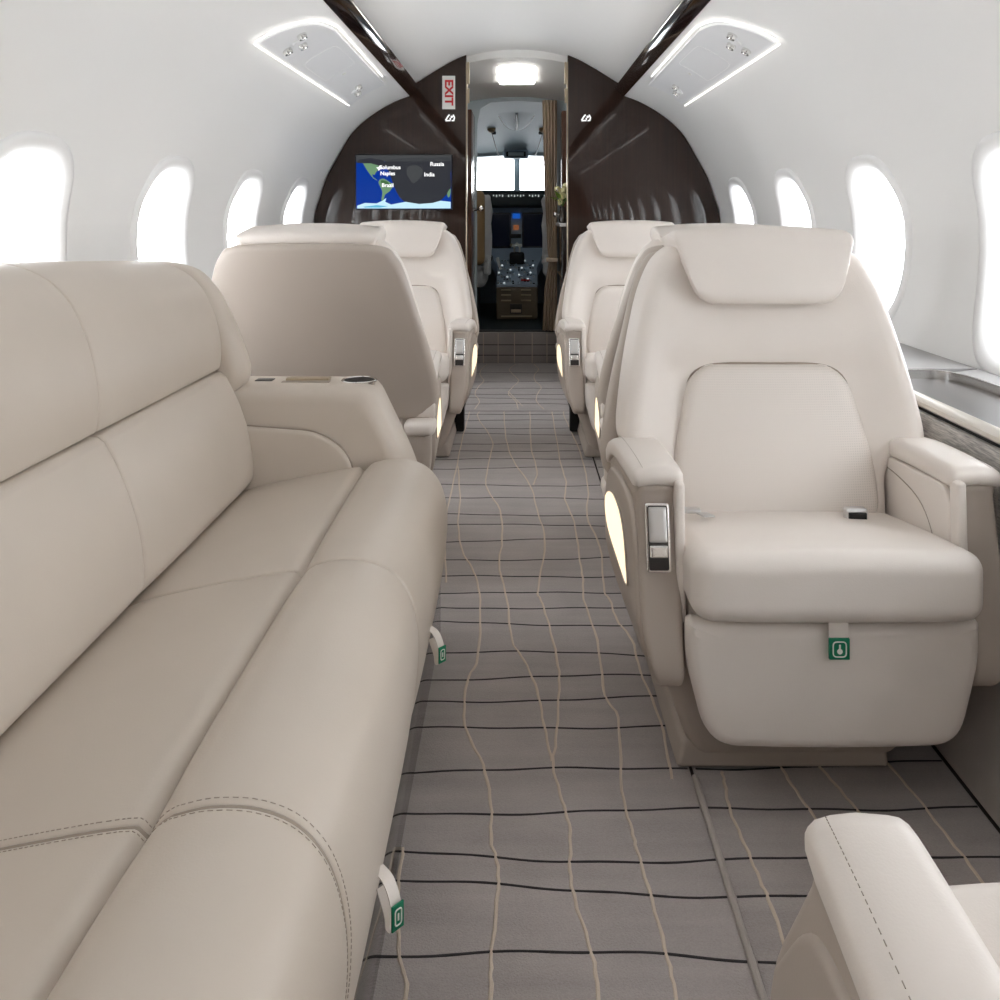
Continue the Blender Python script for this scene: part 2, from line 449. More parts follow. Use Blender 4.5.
# ceiling, cove, rails
CE = [(-.70, 1.735), (-.64, 1.765), (-.585, 1.785), (-.46, 1.862), (-.32, 1.935), (-.17, 1.972), (0, 1.985)]
CE = CE+[(-x, z) for x, z in CE[-2::-1]]
CS = smooth(CE, 5, closed=False)
m = MB(); m.loft([[(x, y, z) for x, z in CS]+[(x, y, z+.05) for x, z in CS[::-1]] for y in (Y0, 0, 5.3, Y1)])
tag(m.build('ceiling', M['ceil']), 'white arched centre ceiling panel', kind='structure')
n_ = 0
for s in (-1, 1):
    n_ += 1
    m = MB(); pr = [(.632, 1.700), (.626, 1.694), (.60, 1.716), (.577, 1.742), (.575, 1.752), (.590, 1.752), (.615, 1.730), (.640, 1.722)]
    m.loft([[(s*x, y, z) for x, z in pr] for y in (Y0, -2, 0, 2, 4, YB)])
    tag(m.build('trim_%d' % n_, M['rail'], angle=50), 'long glossy dark rail along the %s edge of the ceiling' % ('left' if s < 0 else 'right'), kind='structure')
    m = MB(); m.box(min(s*.645, s*.670), max(s*.645, s*.670), Y0+.05, YB-.01, 1.724, 1.729, .001)
    m2 = m.build('cove_light', M['cove'])
    tag(m2, 'warm light strip hidden behind the %s dark ceiling rail' % ('left' if s < 0 else 'right'), 'light')

# aft and nose closure
m = MB(); m.box(-1.35, 1.35, Y0-.08, Y0, -.1, 2.1, .002); tag(m.build('wall_back', M['wood2']), 'wood bulkhead closing the rear of the cabin', kind='structure')
m = MB(); m.box(-1.35, 1.35, Y0, Y1, -.08, -.008, .002); tag(m.build('floor', M['floor']), 'cabin floor under the carpets', kind='structure')

# ------------------------------------------------------------------ carpets
def Wx(px, py): D = F*H/(py-CY); return ((px-CX)/F*D, D)
blacks = [1.0, 1.105, 1.205, 1.337, 1.408, 1.52, 1.63, 1.758, 1.852, 1.935, 2.04, 2.2, 2.296, 2.39, 2.5, 2.62, 2.76, 2.89]
y = 2.99
while y < 4.55: blacks.append(y); y += random.choice((.12, .16, .19, .22))
blacks = [-.3+.13*i for i in range(9)]+[b for b in blacks[2:]]
def wob(x, ph): return .014*math.sin(3.1*x+ph)+.008*math.sin(8*x+2.3*ph)+.002*math.sin(31*x+ph)
whites = [
 [(403,848),(397,900),(400,960),(405,1000)],
 [(446,583),(458,466)][::-1] and [(458,466),(460,499),(458,522),(462,550),(474,572),(480,600),(478,656),(467,682),(465,725),(483,765),(491,805),(491,840),(497,862),(498,890),(491,960),(490,1000)],
 [(478,418),(492,440),(490,457),(486,485),(500,510),(502,541),(499,564),(507,600),(512,640),(524,660),(537,690),(544,725),(552,762)],
 [(504,415),(506,438),(513,460),(530,485),(537,510),(545,541),(538,589),(541,600),(549,625),(558,665),(559,690),(556,740),(553,765),(562,800),(570,830),(570,870),(575,900),(592,955),(598,1000)],
 [(530,415),(531,446),(537,471),(533,485)],
 [(553,418),(560,460),(566,482),(565,499),(574,522),(580,561),(583,580),(584,600),(597,640),(605,695),(618,718),(622,790),(632,830),(637,850),(652,900),(668,960),(676,1000)],
 [(565,418),(580,452),(588,488),(587,516),(600,547),(604,589),(610,600),(617,620),(632,640),(640,670),(660,720),(672,780)],
 [(468,418),(462,440),(456,470),(446,520),(446,583)],
]
whites_r = [[(722,772),(725,785),(730,810),(745,845),(760,880),(772,908),(800,990)],[(780,765),(792,785),(815,818),(850,870),(900,960)],[(815,762),(836,785),(857,810),(900,860),(960,960)],[(880,755),(915,795),(950,840),(975,872),(1010,930)]]
def carpet(name, x0, x1, y0, y1, lab, wl_, bl, cuts=True, rx=0):
    root = empty(name, ((x0+x1)/2, (y0+y1)/2, -.008)); tag(root, lab, 'carpet')
    off = Vector(root.location)
    m = MB(); m.box(x0, x1, y0, y1, -.0079, 0, .004, k=2)
    for b in bl:
        if not (y0+.02 < b < y1-.02): continue
        ph = random.random()*6; N = int((x1-x0)/.02)
        m.mat(1).ribbon([(x0+.004+(x1-x0-.008)*i/N, b+wob(x0+(x1-x0)*i/N, b*7)) for i in range(N+1)], .0052, .0012)
    for w in wl_:
        q = smooth([(a, b, 0) for a, b in w], 5, closed=False)
        q = [(a+.0012*math.sin(i*1.9), min(b, y1-.01)) for i, (a, b, c) in enumerate(q)]
        m.mat(2).ribbon(q, .0062, .0016)
    m.v = [tuple(Vector(v)-off) for v in m.v]
    m.build('pile', [M['carpet'], M['cord_black'], M['cord_white']], root)
    return root, off
wl2 = [[Wx(a, b) for a, b in w] for w in whites]
for w in wl2:
    a, b = w[-1]
    if b < 1.3: w += [(a-.01, .9), (a+.02, .6), (a, .3), (a+.02, -.2)]
    if w[0][1] > 4.0: w.insert(0, (w[0][0], 4.58))
    w.sort(key=lambda t: t[1])
carpet('aisle_carpet', -.80, .312, -.45, 4.585, 'long grey-brown carpet with wavy black and pale lines running down the aisle', wl2, blacks)
c2, off = carpet('side_carpet', .318, .782, -.45, 4.585, 'grey carpet panel under the right-hand seats, its bound edge beside the aisle', [sorted([Wx(a, b) for a, b in w], key=lambda t: t[1]) for w in whites_r], blacks)
m = MB(); m.tube([(.315+.001*math.sin(y*9)-off.x, y-off.y, .001-off.z) for y in [-.4+.1*i for i in range(21)]], .0055)
m.build('binding', M['suede'], c2)
vw = [[(-.22+.02*math.sin(j*2), 4.63+.2*j) for j in range(8)], [(-.02+.03*math.sin(j*1.7+1), 4.63+.2*j) for j in range(8)], [(.03-.02*j, 4.7+.1*j) for j in range(5)], [(.12+.02*math.sin(j*2+2), 4.63+.2*j) for j in range(8)]]
carpet('entry_carpet', -.272, .272, 4.60, 6.08, 'short carpet piece at the cabin entry before the cockpit step', vw, [4.75, 4.9, 5.02, 5.2, 5.4, 5.7])
for s in (-1, 1):
    pass
m = MB(); m.box(-.9, .9, 6.085, 6.14, -.008, .205, .006)
m.mat(1)
for x in (-.23, -.13, -.02, .1, .2): m.box(x, x+.005, 6.083, 6.086, .0, .2, .001)
m.mat(2)
for z in (.05, .12): m.box(-.3, .3, 6.0835, 6.086, z, z+.005, .001)
tag(m.build('cockpit_step', [M['carpet'], M['cord_white'], M['cord_black']]), 'carpeted step up into the cockpit doorway', 'step')
m = MB(); m.box(-.9, .9, 6.12, 6.16, .2, .215, .004); tag(m.build('trim_3', M['dark']), kind='structure')
m = MB(); m.box(-1.1, 1.1, 6.14, 8.1, .15, .205, .004); tag(m.build('floor_cockpit', M['cock_dark']), 'dark raised cockpit floor', kind='structure')

# ------------------------------------------------------------------ bulkheads and vestibule
def shell_poly(x_in):
    pts = [(x_in, 0.001)]+[(x-.006 if x > 1.0 else x-.004, z) for x, z in PR]
    top = [(x, z) for x, z in CS if x > 0]
    top = [p for p in top if x_in < p[0] < .60]
    pts += [(.60, 1.775)]+sorted([(x, z-.003) for x, z in top], key=lambda t: -t[0])
    zt = min(CS, key=lambda p: abs(p[0]-x_in))[1]
    pts.append((x_in, zt-.004))
    return pts
for s, nm in ((-1, 'left'), (1, 'right')):
    pts = shell_poly(.298)
    m = MB(); m.loft([[(s*x, y, z) for x, z in pts] for y in (YB, YB+.07)])
    tag(m.build('wall_front_'+nm, M['wood'], angle=20), 'glossy dark veneer bulkhead %s of the cabin doorway' % nm, kind='structure')
    m = MB(); m.box(s*.297-.003, s*.297+.003, YB-.006, YB+.076, .02, 1.90, .002)
    tag(m.build('trim_%d' % (4 if s < 0 else 5), M['gold']), kind='structure')
    # hinge blocks on the jamb
    for (z0, z1) in ((1.77, 1.90), (1.66, 1.745)):
        m = MB(); m.box(s*.286-.006, s*.286+.006, YB+.004, YB+.03, z0, z1, .002)
        tag(m.build('jamb_plate', M['gold']), '%s pale metal plate on the %s jamb of the cabin doorway' % ('upper' if z0 > 1.7 else 'lower', nm), 'plate')

# left closet wall and right galley
cl = empty('closet', (-.45, 5.85, 0)); tag(cl, 'tall brown veneer closet left of the cockpit doorway', 'closet')
m = MB(); m.box(-.62, -.283, 5.62, 6.08, .0, 1.66, .004, warp=lambda x, y, z: (x+.45, y-5.85, z)); m.build('body', M['wood2'], cl)
ga = empty('galley_cabinet', (.6, 5.8, 0)); tag(ga, 'dark galley cabinet right of the doorway carrying the flower vase', 'cabinet')
m = MB(); m.box(.275, .78, 5.46, 6.00, 0, .93, .004, warp=lambda x, y, z: (x-.6, y-5.8, z)); m.build('body', M['wood'], ga)
m = MB(); m.box(.258, .78, 5.44, 6.02, .93, .95, .004, warp=lambda x, y, z: (x-.6, y-5.8, z)); m.build('counter', M['satin'], ga)
m = MB(); m.box(.292, .6, 5.86, 6.04, .95, 1.68, .004, warp=lambda x, y, z: (x-.6, y-5.8, z)); m.build('upper_cabinet', M['wood2'], ga)
for z in (.62, .4):
    m = MB(); m.box(.267, .2745, 5.5, 6.0, z, z+.006, .001, warp=lambda x, y, z: (x-.6, y-5.8, z)); m.build('shelf_strip', M['gold'], ga)
for s, D, z, lab in ((-1, 5.6, 1.03, 'small round chrome latch on the closet edge left of the doorway'), ):
    m = MB(); m.tube([(-.27, D, z), (-.245, D-.02, z+.004), (-.225, D-.02, z+.01)], .007); m.lathe([(0, 0), (.016, .002), (.018, .012), (.012, .02), (0, .022)], (-.225, D-.03, z+.01), 14, (0, -1, 0))
    m.v = [(a+.45, b-5.85, c) for a, b, c in m.v]; m.build('door_latch', M['chrome'], cl)
m = MB(); m.lathe([(0, 0), (.014, .002), (.016, .01), (.010, .018), (0, .02)], (.24, 5.6, 1.0), 14, (0, -1, 0)); m.tube([(.285, 5.6, 1.0), (.24, 5.605, 1.0)], .006)
m.v = [(a-.6, b-5.8, c) for a, b, c in m.v]; m.build('door_latch', M['chrome'], ga)

# flowers in a vase
vs_ = empty('flower_vase', (.283, 5.56, .951)); tag(vs_, 'dark vase of creamy white flowers by the right side of the cockpit doorway', 'vase')
m = MB(); m.lathe([(0, 0), (.022, 0), (.026, .02), (.022, .06), (.014, .085), (.018, .10), (.015, .10), (.011, .085), (0, .02)], (0, 0, 0)); m.build('vase', M['vase'], vs_)
for i in range(15):
    a = random.random()*6.28; rr = .045*math.sqrt(random.random()); z = .155+random.uniform(-.035, .09)
    c = (rr*math.cos(a)-.012, rr*math.sin(a), z)
    m = MB()
    for q in range(9):
        d = Vector((random.gauss(0, 1), random.gauss(0, 1), random.gauss(0, 1))).normalized()
        p = Vector(c)+d*.012
        m.lathe([(0, -.003), (.009, -.001), (.012, .003), (.008, .006), (0, .004)], p, 8, tuple(d))
    m.build('bloom', M['petal'], vs_)
for i in range(6):
    a = i*1.05; m = MB(); tip = Vector((.07*math.cos(a)-.02, .05*math.sin(a), .17+.03*math.sin(i*2)))
    b = Vector((0, 0, .1)); mid = (b+tip)/2+Vector((0, 0, .02)); sd = Vector((-math.sin(a), math.cos(a), .3))*.014
    m.add([b, mid-sd, tip, mid+sd, mid+Vector((0, 0, -.006))], [[0, 1, 4], [1, 2, 4], [2, 3, 4], [3, 0, 4]])
    m.build('leaf', M['leaf'], vs_)

# cockpit door header arch, side posts, curtain
hp = [(-.95, 1.0), (-.95, 1.97), (.95, 1.97), (.95, 1.0), (.275, 1.0), (.27, 1.60), (.25, 1.72), (.18, 1.762), (0, 1.775), (-.18, 1.762), (-.25, 1.72), (-.27, 1.60), (-.275, 1.0)]
m = MB(); m.loft([[(x, y, z) for x, z in hp] for y in (6.10, 6.15)])
m.box(-.95, -.272, 6.10, 6.15, .2, 1.01, .003); m.box(.272, .95, 6.10, 6.15, .2, 1.01, .003)
tag(m.build('wall_cockpit', M['cock_ceil'], angle=20), 'pale arched frame around the cockpit doorway', kind='structure')
# vestibule ceiling sloping down to the cockpit arch
m = MB(); m.loft([[(x, 5.36, 1.94-.14*(x/.6)**2) for x in [-.6+.1*i for i in range(13)]]+[(x, 5.36, 1.99) for x in [.6-.1*i for i in range(13)]],
                  [(x, 6.10, 1.80-.10*(x/.6)**2) for x in [-.6+.1*i for i in range(13)]]+[(x, 6.10, 1.85) for x in [.6-.1*i for i in range(13)]]])
tag(m.build('ceiling_entry', M['ceil']), 'pale ceiling over the entry', kind='structure')
lamp = empty('ceiling_light', (0, 5.64, 1.884)); tag(lamp, 'rounded rectangular ceiling light glowing over the cockpit entry', 'light')
for q in (-1, 1):
    m = MB(); m.rbox((0, q*.078, -.008+(-q)*.015), (.24, .130, .03), .014, 4, warp=lambda x, y, z: (x*(1-.8*max(0, abs(y)-.07)), y, z-.16*(y-q*.073)))
    m.build('diffuser', M['lamp'], lamp)
m = MB(); m.rbox((0, 0, .004), (.26, .30, .014), .006, 3, warp=lambda x, y, z: (x, y, z-.19*y)); m.build('bezel', M['ceil'], lamp)
m = MB()
N = 60; secs = []
for j, z in enumerate([.225, .5, .64, .70, .76, 1.2, 1.77]):
    w = {0: 1, 1: .85, 2: .6, 3: .5, 4: .6, 5: .85, 6: 1}[j]
    x1 = .268; x0 = x1-.088*w-.01
    front = [(x0+(x1-x0)*i/N, 6.03+.018*w*math.sin(i/N*PI*9+.4*math.sin(j)), z) for i in range(N+1)]
    secs.append(front+[(a, b+.006, c) for a, b, c in front[::-1]])
m.loft(secs); cu = m.build('curtain', M['curtain']); tag(cu, 'beige pleated curtain gathered at the right of the cockpit doorway', 'curtain')
m = MB(); m.rbox((.233, 6.03, .70), (.075, .05, .03), .008, 3); tb = m.build('tieback', M['curtain'], cu)

# ------------------------------------------------------------------ cockpit
def cz(D): 
    T = [(6.15, 1.79), (6.6, 1.775), (7.0, 1.745), (7.5, 1.665), (7.75, 1.60), (7.86, 1.55), (7.90, 1.497), (8.12, 1.50)]  # front end shaped into an added brow, turned away from the windshield light
    for a, b in zip(T, T[1:]):
        if D <= b[0]: return a[1]+(b[1]-a[1])*(D-a[0])/(b[0]-a[0])
    return T[-1][1]
m = MB(); xs = [-1.1+.1*i for i in range(23)]
m.loft([[(x, D, cz(D)-.12*(x/.9)**2) for x in xs]+[(x, D, cz(D)+.06) for x in xs[::-1]] for D in (6.15, 6.4, 6.6, 6.8, 7.0, 7.3, 7.5, 7.65, 7.75, 7.80, 7.84, 7.86, 7.88, 8.12)])
tag(m.build('ceiling_cockpit', M['cock_ceil']), 'pale blue-grey cockpit ceiling', kind='structure')
def on_ceiling(px, py):
    D = 6.2
    while D < 8.1:
        if (H-cz(D))*F/D+CY >= py: break
        D += .01
    return Vector(((px-CX)/F*D, D, cz(D)))
# overhead hatch (half round) with dark lever
def cmap(c, ang=.16):
    def f(u, v, w):
        return (c.x+u, c.y+v*math.cos(ang), c.z-v*math.sin(ang)-w)
    return f
c = on_ceiling(516.5, 120)
ho = empty('overhead_hatch', tuple(c)); tag(ho, 'half-round overhead hatch with a dark lever in the cockpit ceiling', 'hatch')
mp0 = cmap(Vector((0, 0, 0)), .13)
out = smooth([(-.135, -.42), (.135, -.42), (.125, -.15), (.07, .2), (0, .3), (-.07, .2), (-.125, -.15)], 6)
m = MB(); m.plate(out, 0, .016, .006, mp0, rings=4); m.build('cover', M['cock_ceil'], ho)
rim = [mp0(u*1.06, v*1.06, .006) for u, v in out]; m = MB(); m.tube(rim, .006, 8, closed=True); m.build('rim', M['cock_dark'], ho)
m = MB(); m.tube([mp0(0, -.3, .02), mp0(.004, -.05, .04), mp0(0, .2, .025)], .010); m.build('lever', M['black'], ho)
for px, lab in ((491.5, 'left'), (543, 'right')):
    c = on_ceiling(px, 128)
    g = empty('map_light', tuple(c)); tag(g, 'small round map light with a dark cord, %s of the overhead hatch' % lab, 'light')
    m = MB(); m.lathe([(.034, -.01), (.034, .012), (.024, .03), (.0, .034)], (0, 0, 0), 18, (0, -.5, -1)); m.build('housing', M['tan'], g)
    s = -1 if px < 517 else 1
    m = MB(); m.rbox((s*-.02, .05, -.035), (.03, .02, .025), .006, 2); m.build('grip', M['black'], g)
    p1 = on_ceiling(517-s*-14 if False else 517+s*18, 156)-c
    m = MB(); m.tube([(0, .05, -.03), tuple(Vector(p1)*.5+Vector((0, 0, -.02))), tuple(p1)], .004, 6); m.build('cord', M['black'], g)
c = on_ceiling(516, 150); cb = empty('overhead_display', tuple(c)); tag(cb, 'small framed display under the cockpit ceiling above the windshield post', 'display')
m = MB(); m.rbox((0, 0, -.035), (.21, .05, .075), .014, 3); m.build('housing', M['cock_mid'], cb)
m = MB(); m.rbox((0, -.026, -.035), (.17, .006, .045), .003, 2); m.build('bezel', M['black'], cb)
m = MB(); m.rbox((0, -.030, -.035), (.135, .004, .03), .002, 2); m.build('face', M['cock_ceil'], cb)
# nose wall, windshield
m = MB()
m.box(-1.3, 1.3, 8.10, 8.16, -.1, 1.225, .003); m.box(-1.3, 1.3, 8.10, 8.16, 1.50, 2.1, .003)
m.box(-1.3, -.55, 8.10, 8.16, 1.2, 1.52, .003); m.box(.55, 1.3, 8.10, 8.16, 1.2, 1.52, .003)
m.box(-.028, .028, 8.08, 8.15, 1.20, 1.52, .012, k=3)
tag(m.build('wall_nose', M['cock_ceil']), 'front cockpit wall with the centre windshield post', kind='structure')
for q, s in ((21, -1), (22, 1)):
    m = MB(); m.box(min(s*.03, s*.55), max(s*.03, s*.55), 8.12, 8.128, 1.225, 1.50, .002)
    tag(m.build('window_%d' % q, M['glass']), kind='structure')
    L = bpy.data.lights.new('daylight_opening', 'AREA'); L.shape = 'RECTANGLE'; L.size = .52; L.size_y = .28; L.cycles.is_portal = True
    lo = bpy.data.objects.new('daylight_opening', L); COL.objects.link(lo); lo.location = (s*.29, 8.17, 1.362); lo.rotation_euler = (-PI/2, 0, 0)
# instrument panel
ip = empty('instrument_panel', (0, 7.55, .6)); tag(ip, 'dark cockpit instrument panel with flight displays under the windshield', 'instrument panel')
W = lambda x, y, z: (x, y-7.55, z-.6)
m = MB(); m.box(-1.05, 1.05, 7.55, 7.75, .55, 1.10, .01, warp=W); m.build('panel', M['cock_mid'], ip)
m = MB(); m.box(-1.05, 1.05, 7.38, 8.1, 1.06, 1.20, .03, k=4, warp=W); m.build('glareshield', M['cock_dark'], ip)
m = MB()
for i in range(22):
    px = 484+i*3.0
    if i in (2, 7, 14, 19): continue
    x = (px-CX)/F*7.37; m = MB(); m.box(x, x+.009, 7.374, 7.381, 1.148+.006*(i % 2), 1.166, .001, warp=W); m.build('legend_button', M['led_text'], ip)
for x0, x1 in ((-.245, -.065), (.058, .25), (-.47, -.28), (.29, .48)):
    m = MB(); m.box(x0-.014, x1+.014, 7.53, 7.552, .725, 1.02, .006, warp=W); f = m.build('display', M['dark'], ip)
    m = MB(); m.box(x0, x1, 7.526, 7.531, .74, 1.005, .001, warp=W); m.build('screen', M['scr_dim'], f)
for (px0, px1, py0, py1, mm, nm) in ((512.5, 520, 213.5, 218.5, 'scr_cyan', 'blue_display'), (513.5, 518.8, 225, 230, 'scr_orange', 'amber_display'), (511, 521, 234, 238, 'black', 'switch_block')):
    a = P(px0, py1, 7.54); b = P(px1, py0, 7.54)
    m = MB(); m.box(a[0], b[0], 7.538, 7.552, a[2], b[2], .002, warp=W); m.build(nm, M[mm], ip)
m = MB(); a = P(524, 252, 7.54); b = P(543, 250, 7.54)
for i in range(9): m = MB(); m.box(a[0]+i*.018, a[0]+i*.018+.012, 7.537, 7.552, a[2], b[2], .001, warp=W); m.build('panel_button', M['led_text'], ip)
for px, py in ((511.5, 245), (517, 244)):
    c = P(px, py, 7.54); m = MB(); m.lathe([(.0, .025), (.012, .022), (.014, 0)], W(*c), 12, (0, -1, 0)); m.build('knob', M['slot' if px < 514 else 'white'], ip)
# pedestal
pe = empty('centre_pedestal', (0, 6.8, .205)); tag(pe, 'cockpit centre pedestal with a brown slotted end and switch-covered top', 'pedestal')
W = lambda x, y, z: (x, y-6.8, z-.205)
x0, x1 = -.156, .156
m = MB(); m.box(x0, x1, 6.8, 7.5, .21, .455, .01, warp=W); m.build('body', M['ped'], pe)
m = MB(); m.add([W(*p) for p in [(x0, 6.8, .455), (x1, 6.8, .455), (x1, 7.15, .50), (x0, 7.15, .50), (x0, 6.8, .47), (x1, 6.8, .47), (x1, 7.15, .58), (x0, 7.15, .58), (x0-.08, 7.5, .62), (x1+.08, 7.5, .62), (x1+.08, 7.5, .72), (x0-.08, 7.5, .72)]],
              [[0, 1, 5, 4], [4, 5, 6, 7], [0, 4, 7, 3], [1, 2, 6, 5], [7, 6, 10, 11], [3, 7, 11, 8], [2, 9, 10, 6], [8, 11, 10, 9], [0, 3, 2, 1], [3, 8, 9, 2]]); m.build('console_top', M['cock_mid'], pe)
def top_z(y): return .47+(y-6.8)*.11/.35 if y < 7.15 else .58+(y-7.15)*.4
m = MB(); m2 = MB(); m3 = MB()
for i in range(13):
    for j in range(11):
        x = x0+.014+i*.0225; y = 6.83+j*.042+(j > 5)*.02; z = top_z(y)
        if (i in (6,)) and j < 6: continue
        t = (i*7+j*5) % 11
        if t in (0, 5): m2 = MB(); m2.lathe([(.008, 0), (.008, .014), (.0, .018)], W(x, y, z), 8, (0, -.3, 1)); m2.build('round_knob', M['cock_mid' if t else 'satin'], pe)
        elif t == 3: m3 = MB(); m3.box(x-.007, x+.007, y-.005, y+.005, z, z+.010, .001, warp=W); m3.build('light_button', M['led_text'], pe)
        elif t in (2, 7, 9) : m = MB(); m.box(x-.007, x+.007, y-.009, y+.009, z-.002, z+.006, .001, warp=W); m.build('switch', M['black'], pe)
m = MB(); m.box(.03, .11, 6.87, 6.90, .497, .508, .001, warp=W); m.build('red_legend', M['red'], pe)
for q, (px0, px1) in enumerate(((501, 511), (521, 531))):
    for py in (290, 295, 300.5):
        a = P(px0, py+.7, 6.795); b = P(px1, py-.7, 6.795); m = MB(); m.box(a[0], b[0], 6.793, 6.803, a[2], b[2], .001, warp=W); m.build('slot', M['slot'], pe)
a = P(501, 317, 6.795); b = P(532, 315.6, 6.795); m = MB(); m.box(a[0], b[0], 6.793, 6.803, a[2], b[2], .001, warp=W); m.build('slot', M['slot'], pe)
a = P(510, 313.5, 6.795); b = P(522, 304, 6.795); m = MB(); m.box(a[0], b[0], 6.792, 6.803, a[2], b[2], .002, warp=W); lt = m.build('latch', M['dark'], pe)
a = P(511, 312.5, 6.79); b = P(521, 309.5, 6.79); m = MB(); m.box(a[0], b[0], 6.784, 6.796, a[2], b[2], .002, warp=W); m.build('latch_pull', M['gold'], lt)
# throttle quadrant
m = MB(); m.box(-.06, .06, 7.20, 7.34, .60, .70, .02, k=3, warp=W); m.build('throttle_box', M['black'], pe)
for x in (-.022, .022):
    m = MB(); m.tube([W(x, 7.27, .68), W(x, 7.25, .74)], .007); m.rbox(W(x, 7.24, .755), (.040, .03, .026), .01, 3); m.build('throttle_lever', M['white'], pe)
m = MB(); m.tube([W(-.13, 7.1, .57), W(-.155, 7.13, .66)], [.010, .014]); m.build('speed_brake_lever', M['white'], pe)
# pilot seats
def pilot_seat(s, lab):
    r = empty('pilot_seat', (s*.47, 6.72, .205)); tag(r, lab, 'pilot seat')
    m = MB(); m.rbox((0, 0, .70), (.46, .12, .56), .05, 4); m.build('backrest', M['tan'], r)
    m = MB(); m.rbox((-s*.03, .07, .68), (.50, .09, .54), .045, 4, n=5, warp=lambda x, y, z: (x+.008*math.sin(z*40), y, z+.006*math.sin(x*50))); m.build('sheepskin_cover', M['sheep'], r)
    m = MB(); m.rbox((0, .27, .32), (.48, .48, .14), .05, 4); m.build('seat_cushion', M['sheep'], r)
    m = MB(); m.rbox((0, .22, .12), (.36, .36, .23), .03, 3); m.build('base', M['black'], r)
    m = MB(); m.rbox((-s*.255, .20, .46), (.05, .32, .05), .02, 3); m.build('armrest', M['black'], r)
    m = MB(); m.rbox((-s*.245, .05, .42), (.06, .10, .16), .03, 4, n=3); m.build('sheepskin_bolster', M['sheep'], r)
pilot_seat(-1, 'left pilot seat with tan back and white sheepskin edge seen through the doorway')
pilot_seat(1, 'right pilot seat, sliver of white sheepskin seen beside the curtain')

# ------------------------------------------------------------------ signs on the bulkhead
YF = YB-.004
es = empty('exit_sign', P(448.7, 92.5, YF)); tag(es, 'white vertical exit sign with red letters on the left bulkhead', 'sign')
m = MB(); m.rbox((0, 0, 0), (.076, .008, .196), .003, 2); m.build('plate', M['white'], es)
text_part('lettering', 'EXIT', .066, M['red'], (0, -.0048, 0), (PI/2, PI/2, 0), es, .001, sx=1.12, off=.0022)
for px, lab in ((450, 'left'), (586, 'right')):
    r = empty('seat_belt_sign', P(px, 117.5, YF)); tag(r, 'small lit seat belt symbol on the %s bulkhead' % lab, 'sign')
    m = MB(); m.tube([(-.026, 0, -.016), (-.008, 0, .012), (-.002, 0, .016)], .004); m.tube([(-.026, 0, -.018), (.0, 0, -.018), (.002, 0, -.002)], .004); m.build('seat_symbol', M['scr_text'], r)
    m = MB(); m.tube([(.010, 0, -.018), (.022, 0, -.018), (.026, 0, 0), (.018, 0, .016)], .004); m.lathe([(0, -.002), (.007, 0), (0, .002)], (.010, 0, .004), 8, (0, 1, 0)); m.build('belt_symbol', M['scr_text'], r)
# monitor
a = P(355, 209.5, 5.23); b = P(452, 154.5, 5.23)
mo = empty('wall_monitor', ((a[0]+b[0])/2, 5.24, (a[2]+b[2])/2)); tag(mo, 'flat screen showing a blue moving map on the left front bulkhead', 'monitor')
mw, mh = (b[0]-a[0]), (b[2]-a[2])
m = MB(); m.rbox((0, .018, 0), (mw+.004, .036, mh+.004), .004, 2); m.build('housing', M['black'], mo)
def scr(pts, w, mat, nm='map_area'):
    m = MB(); q = [((u-.5)*mw, -.0004*w, (.5-v)*mh) for u, v in pts]
    m.loft([q, [(x, y+.0003, z) for x, y, z in q]]); return m
sc = scr([(.01, .01), (.99, .01), (.99, .985), (.01, .985)], 2, None).build('screen', M['scr_blue'], mo)
def area(pts, w, mm, nm): scr(pts, w, None).build(nm, M[mm], sc)
area([(.01, .01), (.99, .01), (.99, .12), (.01, .13)], 4, 'scr_nland', 'polar_night')
area(smooth([(.30, .14), (.40, .08), (.60, .06), (.80, .06), (.985, .07), (.985, .35), (.985, .62), (.93, .75), (.85, .86), (.70, .90), (.55, .88), (.47, .80), (.41, .62), (.37, .42), (.33, .25)], 4), 4, 'scr_night', 'night_side')
area([(.01, .15), (.04, .09), (.16, .06), (.28, .10), (.34, .20), (.30, .26), (.10, .16)], 5, 'scr_night', 'arctic_night')
area([(.08, .16), (.16, .16), (.24, .2), (.25, .26), (.21, .33), (.20, .37), (.175, .36), (.19, .44), (.23, .47), (.21, .46), (.16, .38), (.12, .28)], 6, 'scr_land', 'north_america')
area(smooth([(.26, .45), (.30, .44), (.37, .52), (.39, .56), (.36, .66), (.31, .73), (.29, .83), (.27, .82), (.28, .68), (.25, .56), (.24, .50)], 4), 6, 'scr_land', 'south_america')
area(smooth([(.27, .47), (.33, .49), (.35, .56), (.30, .60), (.27, .54)], 4), 7, 'scr_land2', 'rainforest')
area([(.02, .93), (.10, .88), (.22, .89), (.28, .84), (.32, .79), (.31, .86), (.37, .91), (.52, .86), (.66, .90), (.80, .88), (.88, .84), (.985, .86), (.985, .98), (.02, .98)], 5, 'scr_ice', 'ice_shelf')
area([(.08, .95), (.22, .92), (.34, .94), (.26, .965), (.10, .965)], 6, 'scr_ice2', 'ice_shadow')
area(smooth([(.55, .22), (.64, .20), (.70, .30), (.66, .44), (.60, .52), (.56, .44), (.53, .34)], 4), 5, 'scr_nland', 'africa_at_night')
area(smooth([(.95, .70), (.985, .62), (.98, .74), (.96, .78)], 3), 7, 'scr_land', 'australia')
for t, u, v, sz in (('Columbus', .355, .235, .05), ('Naples', .335, .345, .05), ('Brazil', .335, .56, .05), ('Russia', .845, .175, .052), ('India', .765, .365, .052)):
    text_part('map_text', t, sz*.62, M['scr_text'], ((u-.5)*mw, -.0034, (.5-v)*mh), (PI/2, 0, 0), sc, .0003, off=.0007)
